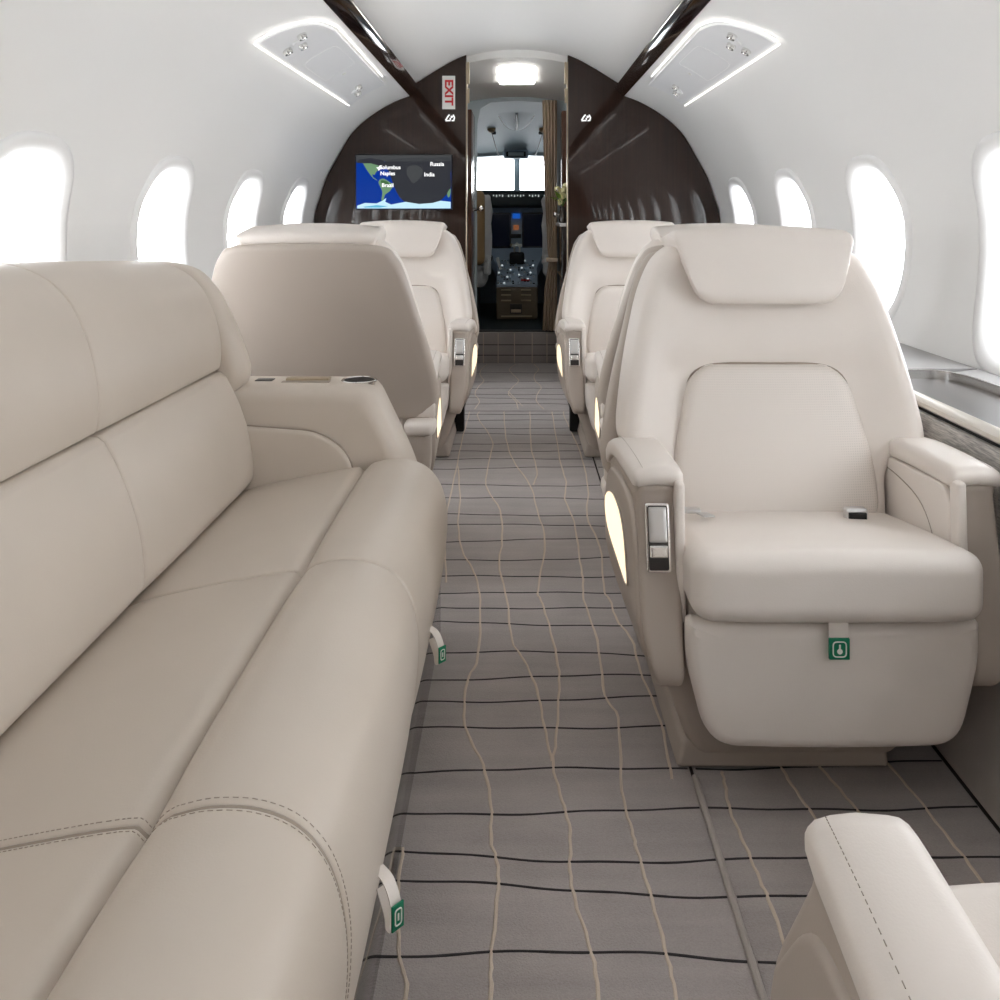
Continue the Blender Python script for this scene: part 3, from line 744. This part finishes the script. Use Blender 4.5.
area([(.215, .24), (.25, .225), (.265, .20), (.275, .235), (.29, .26), (.26, .26), (.24, .30), (.235, .26)], 8, 'scr_text', 'aircraft_symbol')

# ------------------------------------------------------------------ overhead service panels
A0 = Vector((.668, 1.688)); A1 = Vector((.862, 1.575)); AM = Vector((.775, 1.641))
def psu_map(s, y0):
    def f(u, v, w):       # u along the cabin, v 0 (upper) .. 1 (lower), w off the wall
        t = v
        p = A0*(1-t)**2+2*t*(1-t)*(2*AM-(A0+A1)/2)+A1*t*t
        d = (A1-A0).normalized(); nn = Vector((-abs(d.y), -abs(d.x)))
        q = p+nn*w
        return (s*q.x, y0+u, q.y)
    return f
def psu(s, y0, lab, L=1.66):
    r = empty('service_panel', (0, 0, 0)); mp_ = psu_map(s, 0)
    cc = Vector((s*.765, y0+L/2, 1.63)); r.location = cc
    MP = lambda u, v, w: tuple(Vector(psu_map(s, y0)(u, v, w))-cc)
    tag(r, lab, 'service panel', 'overhead service panels')
    out = rpoly([(L, .10), (L, .96), (0.0, .98), (.05, .0), ], [.02, .02, .02, .20], 8, 8)
    out = smooth([(.0, .97), (.06, .55), (.16, .16), (.32, 0.02)], 6, False)+[(.32+(L-.32)*i/10, .02+.05*(i/10)) for i in range(1, 11)]
    out += [(L, .07+.89*i/8) for i in range(1, 9)]+[(L*(1-i/12), .965+.01*i/12) for i in range(1, 12)]
    m = MB(); m.plate(out, -.002, .017, .007, MP, rings=6, center=(L/2, .5)); m.build('panel', M['psu'], r, angle=60)
    # light strips along the upper edge, the near end and the lower edge
    e1 = smooth([(-.012, .99), (.048, .53), (.148, .10), (.31, -.045)], 6, False)+[(.31+(L-.5)*i/10, -.045+.04*(i/10)) for i in range(1, 11)]
    m = MB(); m.tube([MP(u, v, .007) for u, v in e1], .0030, 6); m.build('light_strip', M['strip'], r)
    m = MB(); m.tube([MP(u, v, .010) for u, v in [(-.012+(L)*i/12, 1.035) for i in range(13)]], .0034, 6); m.build('light_strip', M['strip'], r)
    # vent and reading light clusters
    for (u, v, n) in ((.24, .55, 3), (L-.22, .62, 2)):
        base = MB(); base.lathe([(.0, .006), (.026, .006), (.03, .0)], MP(u, v, .017), 16, (-s*.5, 0, -.86)); g = base.build('fitting', M['psu'], r)
        for q in range(n):
            uu = u+(-.055, .055, .0)[q]; vv = v+(-.10, .02, .25)[q]
            m = MB(); m.lathe([(.0, .004), (.006, .006), (.010, .014), (.015, .014), (.018, .004), (.018, -.003)], MP(uu, vv, .02), 16, (-s*.5, 0, -.86)); m.build('air_nozzle' if q < 2 else 'reading_light', M['chrome'], r)
            m = MB(); m.lathe([(.0, .010), (.006, .010), (.007, .006)], MP(uu, vv, .021), 12, (-s*.5, 0, -.86)); m.build('nozzle_core', M['black'], r)
    o2 = rpoly([(.52, .18), (.95, .18), (.95, .86), (.52, .86)], [.08]*4, 5, 3)
    m = MB(); m.tube([MP(u, v, .0172) for u, v in o2], .0012, 5, closed=True); m.build('hatch_seam', M['frame'], r)
    m = MB(); m.lathe([(0, .004), (.008, .003), (.01, 0)], MP(1.02, .5, .017), 12, (-s*.5, 0, -.86)); m.build('indicator', M['white'], r)
    return r
psu(-1, 2.97, 'grey-white overhead service panel with glowing edge on the left wall')
psu(1, 2.97, 'grey-white overhead service panel with glowing edge on the right wall')
for s in (-1, 1):
    psu(s, .55, 'overhead service panel on the %s wall above the camera side seats' % ('left' if s < 0 else 'right'))
    psu(s, -1.8, 'rearmost overhead service panel on the %s wall' % ('left' if s < 0 else 'right'))

# ------------------------------------------------------------------ armchair
def back_y(z): return .045+.25*(z-.4)
def make_chair(lab, belt=False, lens_shift=0, front_shift=0):
    r = empty('armchair'); tag(r, lab, 'armchair', 'leather cabin armchairs')
    # bolster
    half = [(0, .36), (.15, .36), (.225, .37), (.238, .47), (.262, .515), (.302, .525), (.316, .56), (.303, .66), (.282, .76), (.255, .85), (.215, .915), (.15, .94)]
    half = [(x*.945, z) for x, z in half]
    out = smooth(half+[(0, .945)]+[(-x, z) for x, z in half[:0:-1]], 6)
    def wmap(u, v, w):
        f = max(0, (w+.13)/.13)
        ax = abs(u)
        wing = .045*(ax/.3)**3
        # valley round the inner panel
        dx = max(0, ax-.185); dz = max(0, v-.665); d = math.hypot(dx, dz)
        val = -.022*math.exp(-(d/.05)**2)
        w2 = w+f*(wing+val)+(1-f)*(.05*(ax/.33)**2)
        return (u*(1+.06*(1-f)), back_y(v)-w2, v)
    m = MB(); m.plate(out, -.13, 0, .032, wmap, rings=14, center=(0, .66)); m.build('backrest', M['leather'], r, angle=60)
    # perforated inner panel
    po = rpoly([(-.208, .385), (.208, .385), (.205, .50), (.158, .688), (-.158, .688), (-.205, .50)], [.05, .05, .1, .06, .06, .1], 8, 6)
    def pmap(u, v, w):
        c = .016*(1-(u/.21)**2)*(1-((v-.52)/.19)**2 if abs(v-.52) < .19 else 0)
        return (u, back_y(v)+.022-(w+(c if w > 0 else 0)), v)
    m = MB(); m.plate(po, -.02, .028, .018, pmap, rings=10); m.build('back_cushion', M['perf'], r, angle=60)
    m = MB(); m.tube([Vector(pmap(u*1.01, .53+(v-.53)*1.01, .002)) for u, v in po], .0028, 6, closed=True); m.build('seam', M['piping'], r)
    # headrest: one wrapped pad, flap in front, roll over the top
    hp_ = smooth([(-.036, .815), (-.052, .835), (-.054, .88), (-.056, .93), (-.052, .962), (-.030, .976), (.03, .975), (.10, .968), (.158, .955), (.172, .935), (.160, .916), (.10, .914), (.03, .925), (-.008, .93), (-.016, .88), (-.018, .83)], 5)
    hc = (-.02, .92); secs = []
    ts = [-1, -.995, -.98, -.955, -.92]+[-.85+.1*i for i in range(18)]+[.92, .955, .98, .995, 1]
    for t in ts:
        e = 1-math.sqrt(max(0, 1-max(0, (abs(t)-.92)/.08)**2)); sec = []
        for yy, zz in hp_:
            c = abs(t); k0 = max(0, min(1, (.95-zz)/.135)); hw = .188-.032*k0
            kk = max(0, min(1, (.895-zz)/.08)); q_ = min(1, max(0, (c-.70)/.30))
            z2 = zz+.044*(1-math.sqrt(1-q_*q_*.995))*kk-.010*c*c*max(0, min(1, (zz-.90)/.07))
            y2 = yy+(1 if yy > 0 else .6)*(-.022*c*c)*(1 if yy > .03 else -.35)
            sx = yy-hc[0]; d = Vector((yy-(-.035 if yy < 0 else yy), 0))
            y2 = y2+(-.035-yy if yy < .0 else (.945-.945))*e*.5
            z2 = z2+((.945-z2)*.45*e if zz > .9 else .012*e)
            sec.append((t*hw, back_y(zz)+y2, z2))
        secs.append(sec)
    m = MB(); m.loft(secs)
    m.build('headrest', M['leather'], r, angle=75)
    # rear shell
    half = [(0, .425), (.2, .425), (.29, .43), (.334, .46), (.340, .52), (.316, .64), (.288, .74), (.262, .83), (.238, .885), (.19, .918)]
    so = smooth(half+[(0, .925)]+[(-x, z) for x, z in half[:0:-1]], 6)
    def smap(u, v, w): return (u, back_y(v)+.125+w+(.028*(1-(u/.33)**2) if w > .02 else 0)-.035*(abs(u)/.33)**2, v)
    m = MB(); m.plate(so, 0, .045, .020, smap, rings=12, center=(0, .68)); m.build('rear_shell', M['taupe'], r, angle=60)
    # seat cushion
    def cw(x, y, z):
        t = (y+.31)/.40; ax = abs(x)/.245
        top = max(0, (z-.35)/.1)
        return (x, y-.012*(1-ax**4)*(1 if y < -.2 else 0), z+top*(.008*(1-ax**2)-.056*max(0, t)**1.2-.004)+.002)
    m = MB(); m.rbox((0, -.105, .398), (.476, .41, .118), .034, 6, n=10, warp=cw); m.build('seat_cushion', M['leather'], r, angle=70)
    # leg rest
    lo_ = rpoly([(-.240, .332), (-.240, .262), (-.205, .125), (.209, .125), (.244, .262), (.244, .332)], [.012, .06, .05, .05, .06, .012], 8, 4)
    m = MB(); m.plate(lo_, -.05, .0, .022, lambda u, v, w: (u, -.275-w-.012*(1-(u/.25)**2)*(w > -.02)+.0*v, v), rings=8); m.build('leg_rest', M['leather'], r, angle=60)
    st = MB(); st.box(-.018, .014, -.300, -.296, .315, .345, .001); st2 = st.build('pull_strap', M['leather'], r)
    st = MB(); st.box(-.018, .015, -.304, -.298, .285, .319, .001); tg = st.build('green_tag', M['green'], st2)
    st = MB(); st.tube([(x, -.3045, z) for x, z in rpoly([(-.012, .290), (.009, .290), (.009, .314), (-.012, .314)], .006, 4, 2)], .0011, 5, closed=True)
    st.lathe([(0, 0), (.0045, 0), (.0045, .001), (0, .001)], (-.0015, -.3045, .299), 10, (0, -1, 0)); st.box(-.003, 0, -.3055, -.3045, .299, .310, .0004)
    st.build('tag_symbol', M['white'], tg)
    # frame under the seat, pedestal, plinth, rear legs
    m = MB(); m.rbox((0, .03, .30), (.462, .53, .20), .03, 4); m.build('seat_frame', M['taupe'], r)
    m = MB(); m.rbox((-.02, .09, .125), (.40, .46, .20), .03, 4, warp=lambda x, y, z: (x*(.93+max(0, z-.03)*1.7), y, z)); m.build('pedestal', M['taupe'], r)
    m = MB(); m.rbox((-.04, .13, .0285), (.376, .52, .051), .010, 3, warp=lambda x, y, z: (x*(1.03-z), y, z)); m.build('plinth', M['taupe'], r)
    for s in (-1, 1):
        m = MB(); m.rbox((s*.245, .33, .131), (.045, .05, .255), .008, 2); m.build('rear_leg', M['black'], r)
    # arms
    for s in (-1, 1):
        fs = lambda pts: [(u-front_shift*max(0, min(1, (.54-v)/.16))*max(0, min(1, (.1-u)/.25)), v) for u, v in pts]
        prof = fs(smooth([(-.182, .536), (-.05, .540), (.08, .530), (.14, .512), (.180, .478), (.198, .42), (.198, .33), (.17, .25), (.08, .207), (-.08, .200), (-.20, .200), (-.245, .215), (-.253, .262), (-.215, .40), (-.19, .50)], 5))
        def amap(u, v, w, s=s):
            bul = .014*max(0, min(1, (u+.2)/.4))*(w/.072 if w > 0 else 0)
            tap = -.028*max(0, (.32-v)/.12)**1.5*(w/.072 if w > 0 else 0)
            return (s*(.240+w+bul+tap), u, v)
        m = MB(); m.plate(prof, 0, .070, .012, amap, rings=6, center=(.0, .37)); arm = m.build('armrest', M['taupe'], r, angle=60)
        # leather pad along the top
        top = smooth([(-.195, .528), (-.200, .545), (-.185, .558), (-.10, .557), (.05, .549), (.12, .534), (.168, .510), (.195, .475), (.202, .440), (.192, .425)], 5, False)
        bot = smooth([(.176, .425), (.165, .465), (.12, .495), (.05, .512), (-.10, .520), (-.17, .522)], 5, False)
        top = resample(top, 30); bot = resample(bot, 30); pad = top+bot
        def pmap2(u, v, w, s=s):
            bul = .014*max(0, min(1, (u+.2)/.4))*(w/.08 if w > 0 else 0)
            return (s*(.232+w+bul), u, v+.006*math.sin(max(0, min(1, w/.085))*PI)*(1 if v > .5 else 0))
        secs = []
        ws = [0, .003, .010, .02, .045, .065, .078, .084, .086]
        ins = [.008, .003, 0, 0, 0, 0, .0008, .004, .010]
        cpad = (.05, .50)
        for w, e in zip(ws, ins):
            sec = []
            N = len(pad)
            for i in range(N):
                t = Vector(pad[(i+1) % N])-Vector(pad[i-1]); t.normalize()
                nn = Vector((t.y, -t.x)) if True else None
                q = Vector(pad[i])+nn*e
                sec.append(pmap2(q.x, q.y, w))
            secs.append(sec)
        m = MB(); m.loft(secs, caps=False)
        for cs in (secs[0], secs[-1]): m.add(cs, [[i, i+1, 58-i, 59-i] for i in range(29)])
        # inner front flange coming down beside the cushion
        m.rbox((s*.241, -.196, .425), (.016, .034, .235), .006, 3, n=3, warp=lambda x, y, z: (x, y-.0-.22*max(0, .54-z)*.25, z))
        m.build('arm_pad', M['leather'], arm, angle=60, weld=True)
        if s < 0 or True:
            # stitched seam on the pad
            m = MB()
            for q, ww in enumerate((.070,)):
                pl = [pmap2(u, v, ww) for u, v in smooth([(-.188, .5575), (-.10, .5585), (.05, .5505), (.12, .5355), (.168, .5115), (.188, .49)], 34, False)]
                for a, b in zip(pl[0::2], pl[1::2]):
                    m.tube([Vector(a)+Vector((0, 0, .0008)), Vector(b)+Vector((0, 0, .0008))], .0005, 4)
            m.build('stitching', M['stitch'], arm)
        m = MB(); m.rbox((s*.292, .205, .408), (.088, .09, .042), .018, 4, n=3); m.build('arm_collar', M['leather'], arm)
        m = MB(); m.rbox((s*.285, .19, .31), (.075, .09, .18), .022, 4, n=3, warp=lambda x, y, z, s=s: (x-s*.03*max(0, (.30-z)/.1), y, z)); m.build('arm_foot', M['taupe'], arm)
        # inner leather side with an arched seam
        ip_ = rpoly([(-.19, .36), (.20, .36), (.20, .50), (.05, .512), (-.16, .525), (-.185, .50)], [.01, .01, .02, .05, .03, .02], 4, 4)
        m = MB(); m.plate(ip_, 0, .012, .004, lambda u, v, w, s=s: (s*(.243-w), u, v), rings=3); inn = m.build('inner_side', M['leather'], arm, angle=60)
        ar = smooth([(-.13, .37), (-.125, .42), (-.07, .468), (.04, .487), (.17, .488)], 6, False)
        m = MB(); m.tube([(s*.2315, u, v) for u, v in ar], .0016, 5); m.build('seam', M['piping'], inn)
        # outer arched frame
        oa = fs(smooth([(-.230, .275), (-.195, .40), (-.155, .478), (-.06, .498), (.08, .488), (.150, .455), (.180, .39), (.176, .31), (.12, .245), (-.02, .228), (-.18, .232)], 6))
        m = MB(); m.plate(oa, .060, .0775, .008, amap, rings=6, center=(-.01, .36)); sp = m.build('side_panel', M['taupe'], arm, angle=60)
        # courtesy light lens
        if s < 0:
            g = lens_shift
            lp = smooth([(.11-g, .430+g*.1), (.155-g, .405), (.155-g, .375), (.11-g, .350), (.0-g, .338), (-.125-g, .332), (-.122-g, .365), (-.09-g, .415+g*.1), (-.04-g, .440+g*.1), (.04-g, .445+g*.1)], 5)
            m = MB(); m.plate(lp, .074, .0800, .002, amap, rings=3); ln = m.build('courtesy_light', M['glow'], sp)
            m = MB(); m.tube([amap(u, v, .0788) for u, v in lp], .0022, 5, closed=True); m.build('lens_rim', M['taupe'], ln)
            # control plate on the front face
            def fm(u, v, w): # on the sloping front face
                z = .452+v; y = -.193-(.50-z)*.25-.003
                return (-.279+u, y-w, z)
            m = MB(); m.plate(rpoly([(-.021, -.058), (.021, -.058), (.021, .052), (-.021, .052)], .006, 4, 2), -.004, .005, .002, fm, rings=2); cp = m.build('control_plate', M['chrome'], arm)
            m = MB(); m.plate(rpoly([(-.017, -.054), (.017, -.054), (.017, .048), (-.017, .048)], .004, 4, 2), -.004, .0056, .0005, fm, rings=2); m.build('control_recess', M['dark'], cp)
            m = MB(); m.plate(rpoly([(-.0155, -.010), (.0155, -.010), (.0155, .046), (-.0155, .046)], .003, 4, 2), -.004, .0085, .002, fm, rings=2); m.build('silver_key', M['satin'], cp)
            m = MB(); m.plate(rpoly([(-.0155, -.034), (.0155, -.034), (.0155, -.014), (-.0155, -.014)], .003, 4, 2), -.004, .010, .003, fm, rings=2); m.build('chrome_lever', M['chrome'], cp)
    if belt:
        bk = MB(); bk.rbox((.125, -.034, .430), (.042, .022, .026), .006, 3); b1 = bk.build('seat_belt_buckle', M['satin'], r)
        bk = MB(); bk.rbox((.125, -.046, .428), (.034, .006, .017), .002, 2); bk.build('buckle_button', M['black'], b1)
        bk = MB(); bk.rbox((-.190, -.03, .436), (.040, .020, .008), .003, 3); bk.rbox((-.164, -.05, .434), (.022, .022, .004), .0015, 2, warp=lambda x, y, z: (x+(y+.05)*-.5, y, z)); bk.rbox((-.212, -.022, .440), (.016, .02, .014), .004, 2)
        bk.build('seat_belt_tongue', M['satin'], r)
    return r

e1 = make_chair('cream leather armchair facing the camera at the right, green tag on its leg rest', belt=True)
e1.location = (.52, 1.75, 0)
base = None
def strip_parts(root, names):
    for ch in list(root.children):
        if ch.name.split('.')[0] in names:
            for g in list(ch.children): bpy.data.objects.remove(g)
            bpy.data.objects.remove(ch)
def another(x, y, rz, mirror, lab):
    c = copy_tree(e1); c.location = (x, y, 0); c.rotation_euler = (0, 0, rz); c.scale = (-1 if mirror else 1, 1, 1); c['label'] = lab
    strip_parts(c, ('seat_belt_buckle', 'seat_belt_tongue'))
    return c
another(-.563, 2.73, PI, False, 'left armchair with its taupe back to the camera, behind the sofa arm')
another(-.51, 3.83, 0, True, 'left armchair facing the camera in front of the screen bulkhead')
another(.57, 2.73, PI, True, 'right armchair with its back to the camera, mostly hidden behind the near armchair')
another(.51, 3.83, 0, False, 'right armchair facing the camera farthest forward, beside the flowers bulkhead')
f1 = make_chair('leather armchair cut off at the bottom right corner, only arm and seat in view', lens_shift=.085, front_shift=.075)
strip_parts(f1, ('rear_leg',))
strip_parts(e1, ('rear_leg',))
for ch in f1.children:
    if ch.name.startswith('seat_cushion'): ch.location = (0, .018, -.016)
f1.location = (.50, .468, 0); f1.rotation_euler = (0, 0, PI); f1.scale = (-.91, 1, 1)

# ------------------------------------------------------------------ sofa
so = empty('sofa', (-.45, 1.2, 0)); tag(so, 'long taupe leather sofa along the left wall with seamed seat cushions', 'sofa')
OX, OY = -.45, 1.2
Wp = lambda x, y, z: (x-OX, y-OY, z)
def sweep(prof, y0, y1, edge=.02, puff=.010, ny=26, zf=None):
    """closed profile (x,z) swept along y with softened ends"""
    N = len(prof); nr = []
    A = sum(prof[i][0]*prof[(i+1) % N][1]-prof[(i+1) % N][0]*prof[i][1] for i in range(N)); sg = 1 if A > 0 else -1
    for i in range(N):
        t = Vector(prof[(i+1) % N])-Vector(prof[i-1]); t.normalize(); nr.append(Vector((-t.y, t.x))*sg)
    secs = []; ys = []
    for j in range(5): ys.append((y0+edge*(1-math.cos(j/5*PI/2)), edge*(1-math.sin(j/5*PI/2))))
    for j in range(ny+1): ys.append((y0+edge+(y1-y0-2*edge)*j/ny, 0))
    for j in range(4, -1, -1): ys.append((y1-edge*(1-math.cos(j/5*PI/2)), edge*(1-math.sin(j/5*PI/2))))
    for y, e in ys:
        t = (y-y0)/(y1-y0)*2-1
        ins = e+puff*abs(t)**4
        sec = []
        for i in range(N):
            q = Vector(prof[i])+nr[i]*ins; z = q.y+(zf(y, q.y) if zf else 0); sec.append(Wp(q.x, y, z))
        secs.append(sec)
    m = MB(); m.loft(secs); return m
seat_prof = smooth([(-.63, .383), (-.59, .400), (-.54, .413), (-.47, .428), (-.40, .441), (-.36, .447)], 5, False)+[(-.347, .4475), (-.340, .444), (-.3365, .437), (-.333, .445), (-.326, .452)]+smooth([(-.316, .458), (-.28, .466), (-.235, .464), (-.195, .447), (-.166, .412), (-.151, .36), (-.150, .30), (-.161, .22), (-.180, .15), (-.196, .128), (-.215, .13)], 5, False)+[(-.22, .20), (-.24, .30), (-.60, .32)]
ye = [-.35, .235, .822, 1.41, 1.995]
for a, b in zip(ye, ye[1:]):
    m = sweep(seat_prof, a+.0005, b-.0005, .007, .005); m.build('seat_cushion', M['leather_grey'], so, angle=70)
low = smooth([(-.600, .395), (-.580, .425), (-.586, .50), (-.606, .57), (-.628, .62), (-.642, .646)], 6, False)+smooth([(-.654, .655), (-.70, .658), (-.80, .65), (-.86, .56), (-.82, .42), (-.70, .375), (-.625, .378)], 5, False)
for a, b in zip(ye, ye[1:]):
    m = sweep(low, a+.0005, b-.0005, .008, .002); m.build('lower_back_cushion', M['leather_grey'], so, angle=70)
up = smooth([(-.700, .662), (-.668, .658), (-.656, .666), (-.654, .72), (-.670, .79), (-.705, .855), (-.76, .893), (-.84, .905), (-.93, .88), (-.97, .78), (-.95, .68), (-.84, .655)], 5)
zf = lambda y, z: max(0, (z-.66)/.24)*(.034*(1.99-y)/.75-.006)
for a, b in zip(ye, ye[1:]):
    m = sweep(up, a+.0005, b-.0005, .005, .0008, zf=zf); m.build('upper_back_cushion', M['leather_grey'], so, angle=70)
wing = smooth([(-.655, .585), (-.622, .61), (-.607, .645), (-.622, .70), (-.655, .78), (-.690, .84), (-.74, .882), (-.84, .895), (-.93, .87), (-.95, .70), (-.84, .60), (-.74, .57)], 5)
m = sweep(wing, 1.995, 2.085, .03, .002, ny=4); m.build('side_wing', M['leather_grey'], so, angle=70)
m = MB(); m.box(-1.0, -.70, -.35, 2.08, .02, .60, .02, warp=Wp); m.build('back_frame', M['taupe'], so)
m = MB(); m.box(-.62, -.30, -.35, 2.0, .12, .33, .02, warp=Wp); m.build('seat_frame', M['taupe'], so)
m = MB(); m.box(-.62, -.183, -.35, 2.16, .0012, .135, .003, warp=Wp); m.build('kick_panel', M['kick'], so)
# arm at the far end
ao = rpoly([(-.90, .13), (-.90, .618), (-.330, .616), (-.240, .43), (-.205, .30), (-.205, .13)], [.02, .03, .035, .08, .06, .03], 6, 8)
m = MB(); m.plate(ao, 0, .175, .035, lambda u, v, w: Wp(u, 2.175-w, v), rings=8, center=(-.5, .38)); arm = m.build('armrest', M['leather_grey'], so, angle=60)
ai = rpoly([(-.66, .38), (-.66, .537), (-.44, .520), (-.375, .475), (-.350, .38)], [.01, .02, .1, .05, .01], 8, 6)
m = MB(); m.plate(ai, 0, .018, .008, lambda u, v, w: Wp(u, 2.002-w, v), rings=4); m.build('inner_panel', M['leather_grey'], arm)
m = MB(); m.tube([Wp(u, 1.996, v) for u, v in ai], .0028, 6, closed=True); m.build('piping', M['piping'], arm)
z = .6165
m = MB(); m.lathe([(.036, -.05), (.036, 0), (.040, .002), (.042, 0), (.041, -.003)], Wp(-.367, 2.095, z), 28); m.build('cup_holder', M['chrome'], arm)
m = MB(); m.lathe([(0, .0006), (.035, .0006)], Wp(-.367, 2.095, z), 28); m.build('cup_well', M['black'], arm)
m = MB(); m.box(-.535, -.435, 2.08, 2.105, z-.002, z+.006, .002, warp=Wp); m.build('tray_handle', M['gold'], arm)
m = MB(); m.box(-.54, -.43, 2.06, 2.08, z-.002, z+.0012, .0005, warp=Wp); m.build('tray_slot', M['piping'], arm)
m = MB(); m.box(-.605, -.565, 2.075, 2.105, z-.002, z+.002, .001, warp=Wp); m.build('control_panel', M['dark'], arm)
# near seam: piping and stitches
def seat_pt(i): return seat_prof[i]
seam = [p for p in seat_prof if p[1] > .14][:-3]
ms = MB(); mt = MB()
def seam_pts(y, off):
    N = len(seam); out = []
    for i in range(N):
        a = Vector(seam[max(0, i-1)]); b = Vector(seam[min(N-1, i+1)]); t = (b-a).normalized(); nn = Vector((-t.y, t.x))
        out.append(Wp(seam[i][0]+nn.x*off, y, seam[i][1]+nn.y*off))
    return out
ms.tube(seam_pts(.822, -.012), .0062, 8); ms.build('piping', M['piping'], so)
ms = MB(); ms.tube(seam_pts(1.41, -.0125), .004, 8); ms.build('piping', M['piping'], so)
for yy in (.822-.009, .822+.009):
    pts = [Vector(p) for p in seam_pts(yy, -.0042)]
    acc = 0
    for a, b in zip(pts, pts[1:]):
        L = (b-a).length; n = max(1, int(L/.0048))
        for q in range(n):
            mt.tube([a.lerp(b, q/n), a.lerp(b, (q+.6)/n)], .00055, 4)
    mt.build('stitching', M['stitch'], so); mt = MB()
# pull straps with green tags under the front edge
for yy in (1.0, 1.585):
    ca, sa = math.cos(-.75), math.sin(-.75)
    def Wr(x, y, z, yy=yy):
        dx, dy = (x+.150)*.72, (y-yy)*.72; z = .268+(z-.285)*.78
        return Wp(-.150+dx*ca-dy*sa, yy+dx*sa+dy*ca, z)
    m = MB(); pts = smooth([(-.160, yy, .290), (-.135, yy, .284), (-.118, yy, .262), (-.114, yy, .236), (-.118, yy, .222), (-.128, yy, .222), (-.132, yy, .240), (-.150, yy, .268)], 5, False)
    m.loft([[Wr(x, y+dy-.010, z) for dy in (0, .020)]+[Wr(x-.0012, y+dy-.010, z-.0012) for dy in (.020, 0)] for x, y, z in pts]); st = m.build('pull_strap', M['leather'], so)
    m = MB(); m.rbox((-.1125, yy, .243), (.003, .023, .036), .001, 2, warp=Wr); t_ = m.build('green_tag', M['green'], st)
    m = MB(); m.tube([Wr(-.1105, yy+a, z_) for a, z_ in rpoly([(-.006, .232), (.006, .232), (.006, .254), (-.006, .254)], .004, 4, 2)], .0009, 5, closed=True); m.rbox((-.1105, yy, .243), (.001, .003, .010), .0003, 1, warp=Wr); m.build('tag_symbol', M['white'], t_)

# ------------------------------------------------------------------ right side console
con = empty('side_console', (.95, 1.2, 0)); tag(con, 'grey side console with polished ledge and fabric face beside the right armchair', 'console')
Wc = lambda x, y, z: (x-.95, y-1.2, z)
def strip(prof, y0, y1, name, mat, n=2):
    m = MB(); m.loft([[Wc(x, y0+(y1-y0)*i/n, z) for x, z in prof] for i in range(n+1)]); return m.build(name, mat, con, angle=40)
strip([(.786, .002), (.850, .30), (.872, .30), (.86, .002)], -.4, 2.25, 'lower_panel', M['suede'])
strip([(.850, .302), (.874, .573), (.90, .573), (.872, .302)], -.4, 2.25, 'fabric_panel', M['fabric'])
strip([(.884, .570), (.884, .588), (.905, .58)], -.4, 2.25, 'shadow_gap', M['black'])  # black strip below the trim, the gap's shade put in as colour
bn = [(.878, .582), (.872, .587), (.874, .595), (.884, .602), (.902, .602), (.902, .578)]
strip(bn, -.4, 2.25, 'edge_trim', M['bull'])
strip([(.90, .585), (.90, .6), (1.075, .6), (1.075, .585)], -.4, 2.2, 'table_leaf', M['tablet'])
strip([(1.070, .585), (1.070, .6165), (1.13, .623), (1.13, .585)], -.4, 2.2, 'wall_lip', M['ledge'])
strip([(1.066, .598), (1.064, .618), (1.074, .620), (1.076, .598)], -.4, 1.98, 'lip_trim', M['gold'])
strip([(.90, .585), (.90, .622), (1.13, .623), (1.13, .585)], 2.21, 2.25, 'ledge_end', M['ledge'])
strip([(.935, .585), (.935, .622), (1.13, .623), (1.13, .585)], 2.25, 4.5, 'ledge_top', M['ledge'])
strip([(.91, .30), (.945, .584), (.96, .584), (.92, .30)], 2.25, 4.5, 'fabric_panel', M['fabric'])
strip([(.835, .002), (.91, .299), (.93, .299), (.90, .002)], 2.25, 4.5, 'lower_panel', M['suede'])
m = MB(); band = smooth([(.885, 2.20), (.97, 2.20), (1.03, 2.185), (1.055, 2.12), (1.066, 1.98)], 8, False)
m.loft([[Wc(x, y, zz) for x, y in band] for zz in (.598, .622)]+[[Wc(x+.006, y+.008, .622) for x, y in band], [Wc(x+.006, y+.008, .598) for x, y in band]], closed_prof=False)
m.build('polished_band', M['chrome'], con)
m = MB(); o_ = rpoly([(1.62, .40), (1.78, .40), (1.78, .50), (1.66, .53), (1.62, .50)], .02, 5, 3)
m.tube([Wc(.850+(z-.302)*.089-.002, y, z) for y, z in o_], .0018, 6, closed=True); m.build('latch_outline', M['suede'], con)

# ------------------------------------------------------------------ camera, world, colour
cam = bpy.data.cameras.new('camera'); co = bpy.data.objects.new('camera', cam); COL.objects.link(co)
co.location = (0, 0, H); co.rotation_euler = (PI/2, 0, 0)
cam.sensor_width = 36; cam.lens = 36*F/1000; cam.shift_x = -(CX-500)/1000; cam.shift_y = -(500-CY)/1000; cam.clip_start = .02
S.camera = co
w = bpy.data.worlds.new('sky'); S.world = w; w.use_nodes = True
bg = w.node_tree.nodes['Background']; bg.inputs['Color'].default_value = (.96, .97, 1.0, 1); bg.inputs['Strength'].default_value = 9
S.view_settings.view_transform = 'Standard'; S.view_settings.look = 'None'; S.view_settings.gamma = 1; S.view_settings.use_curve_mapping = False
S.view_settings.exposure = 0.36
S.cycles.use_denoising = True
S.cycles.max_bounces = 10; S.cycles.diffuse_bounces = 6; S.cycles.glossy_bounces = 4; S.cycles.transparent_max_bounces = 8
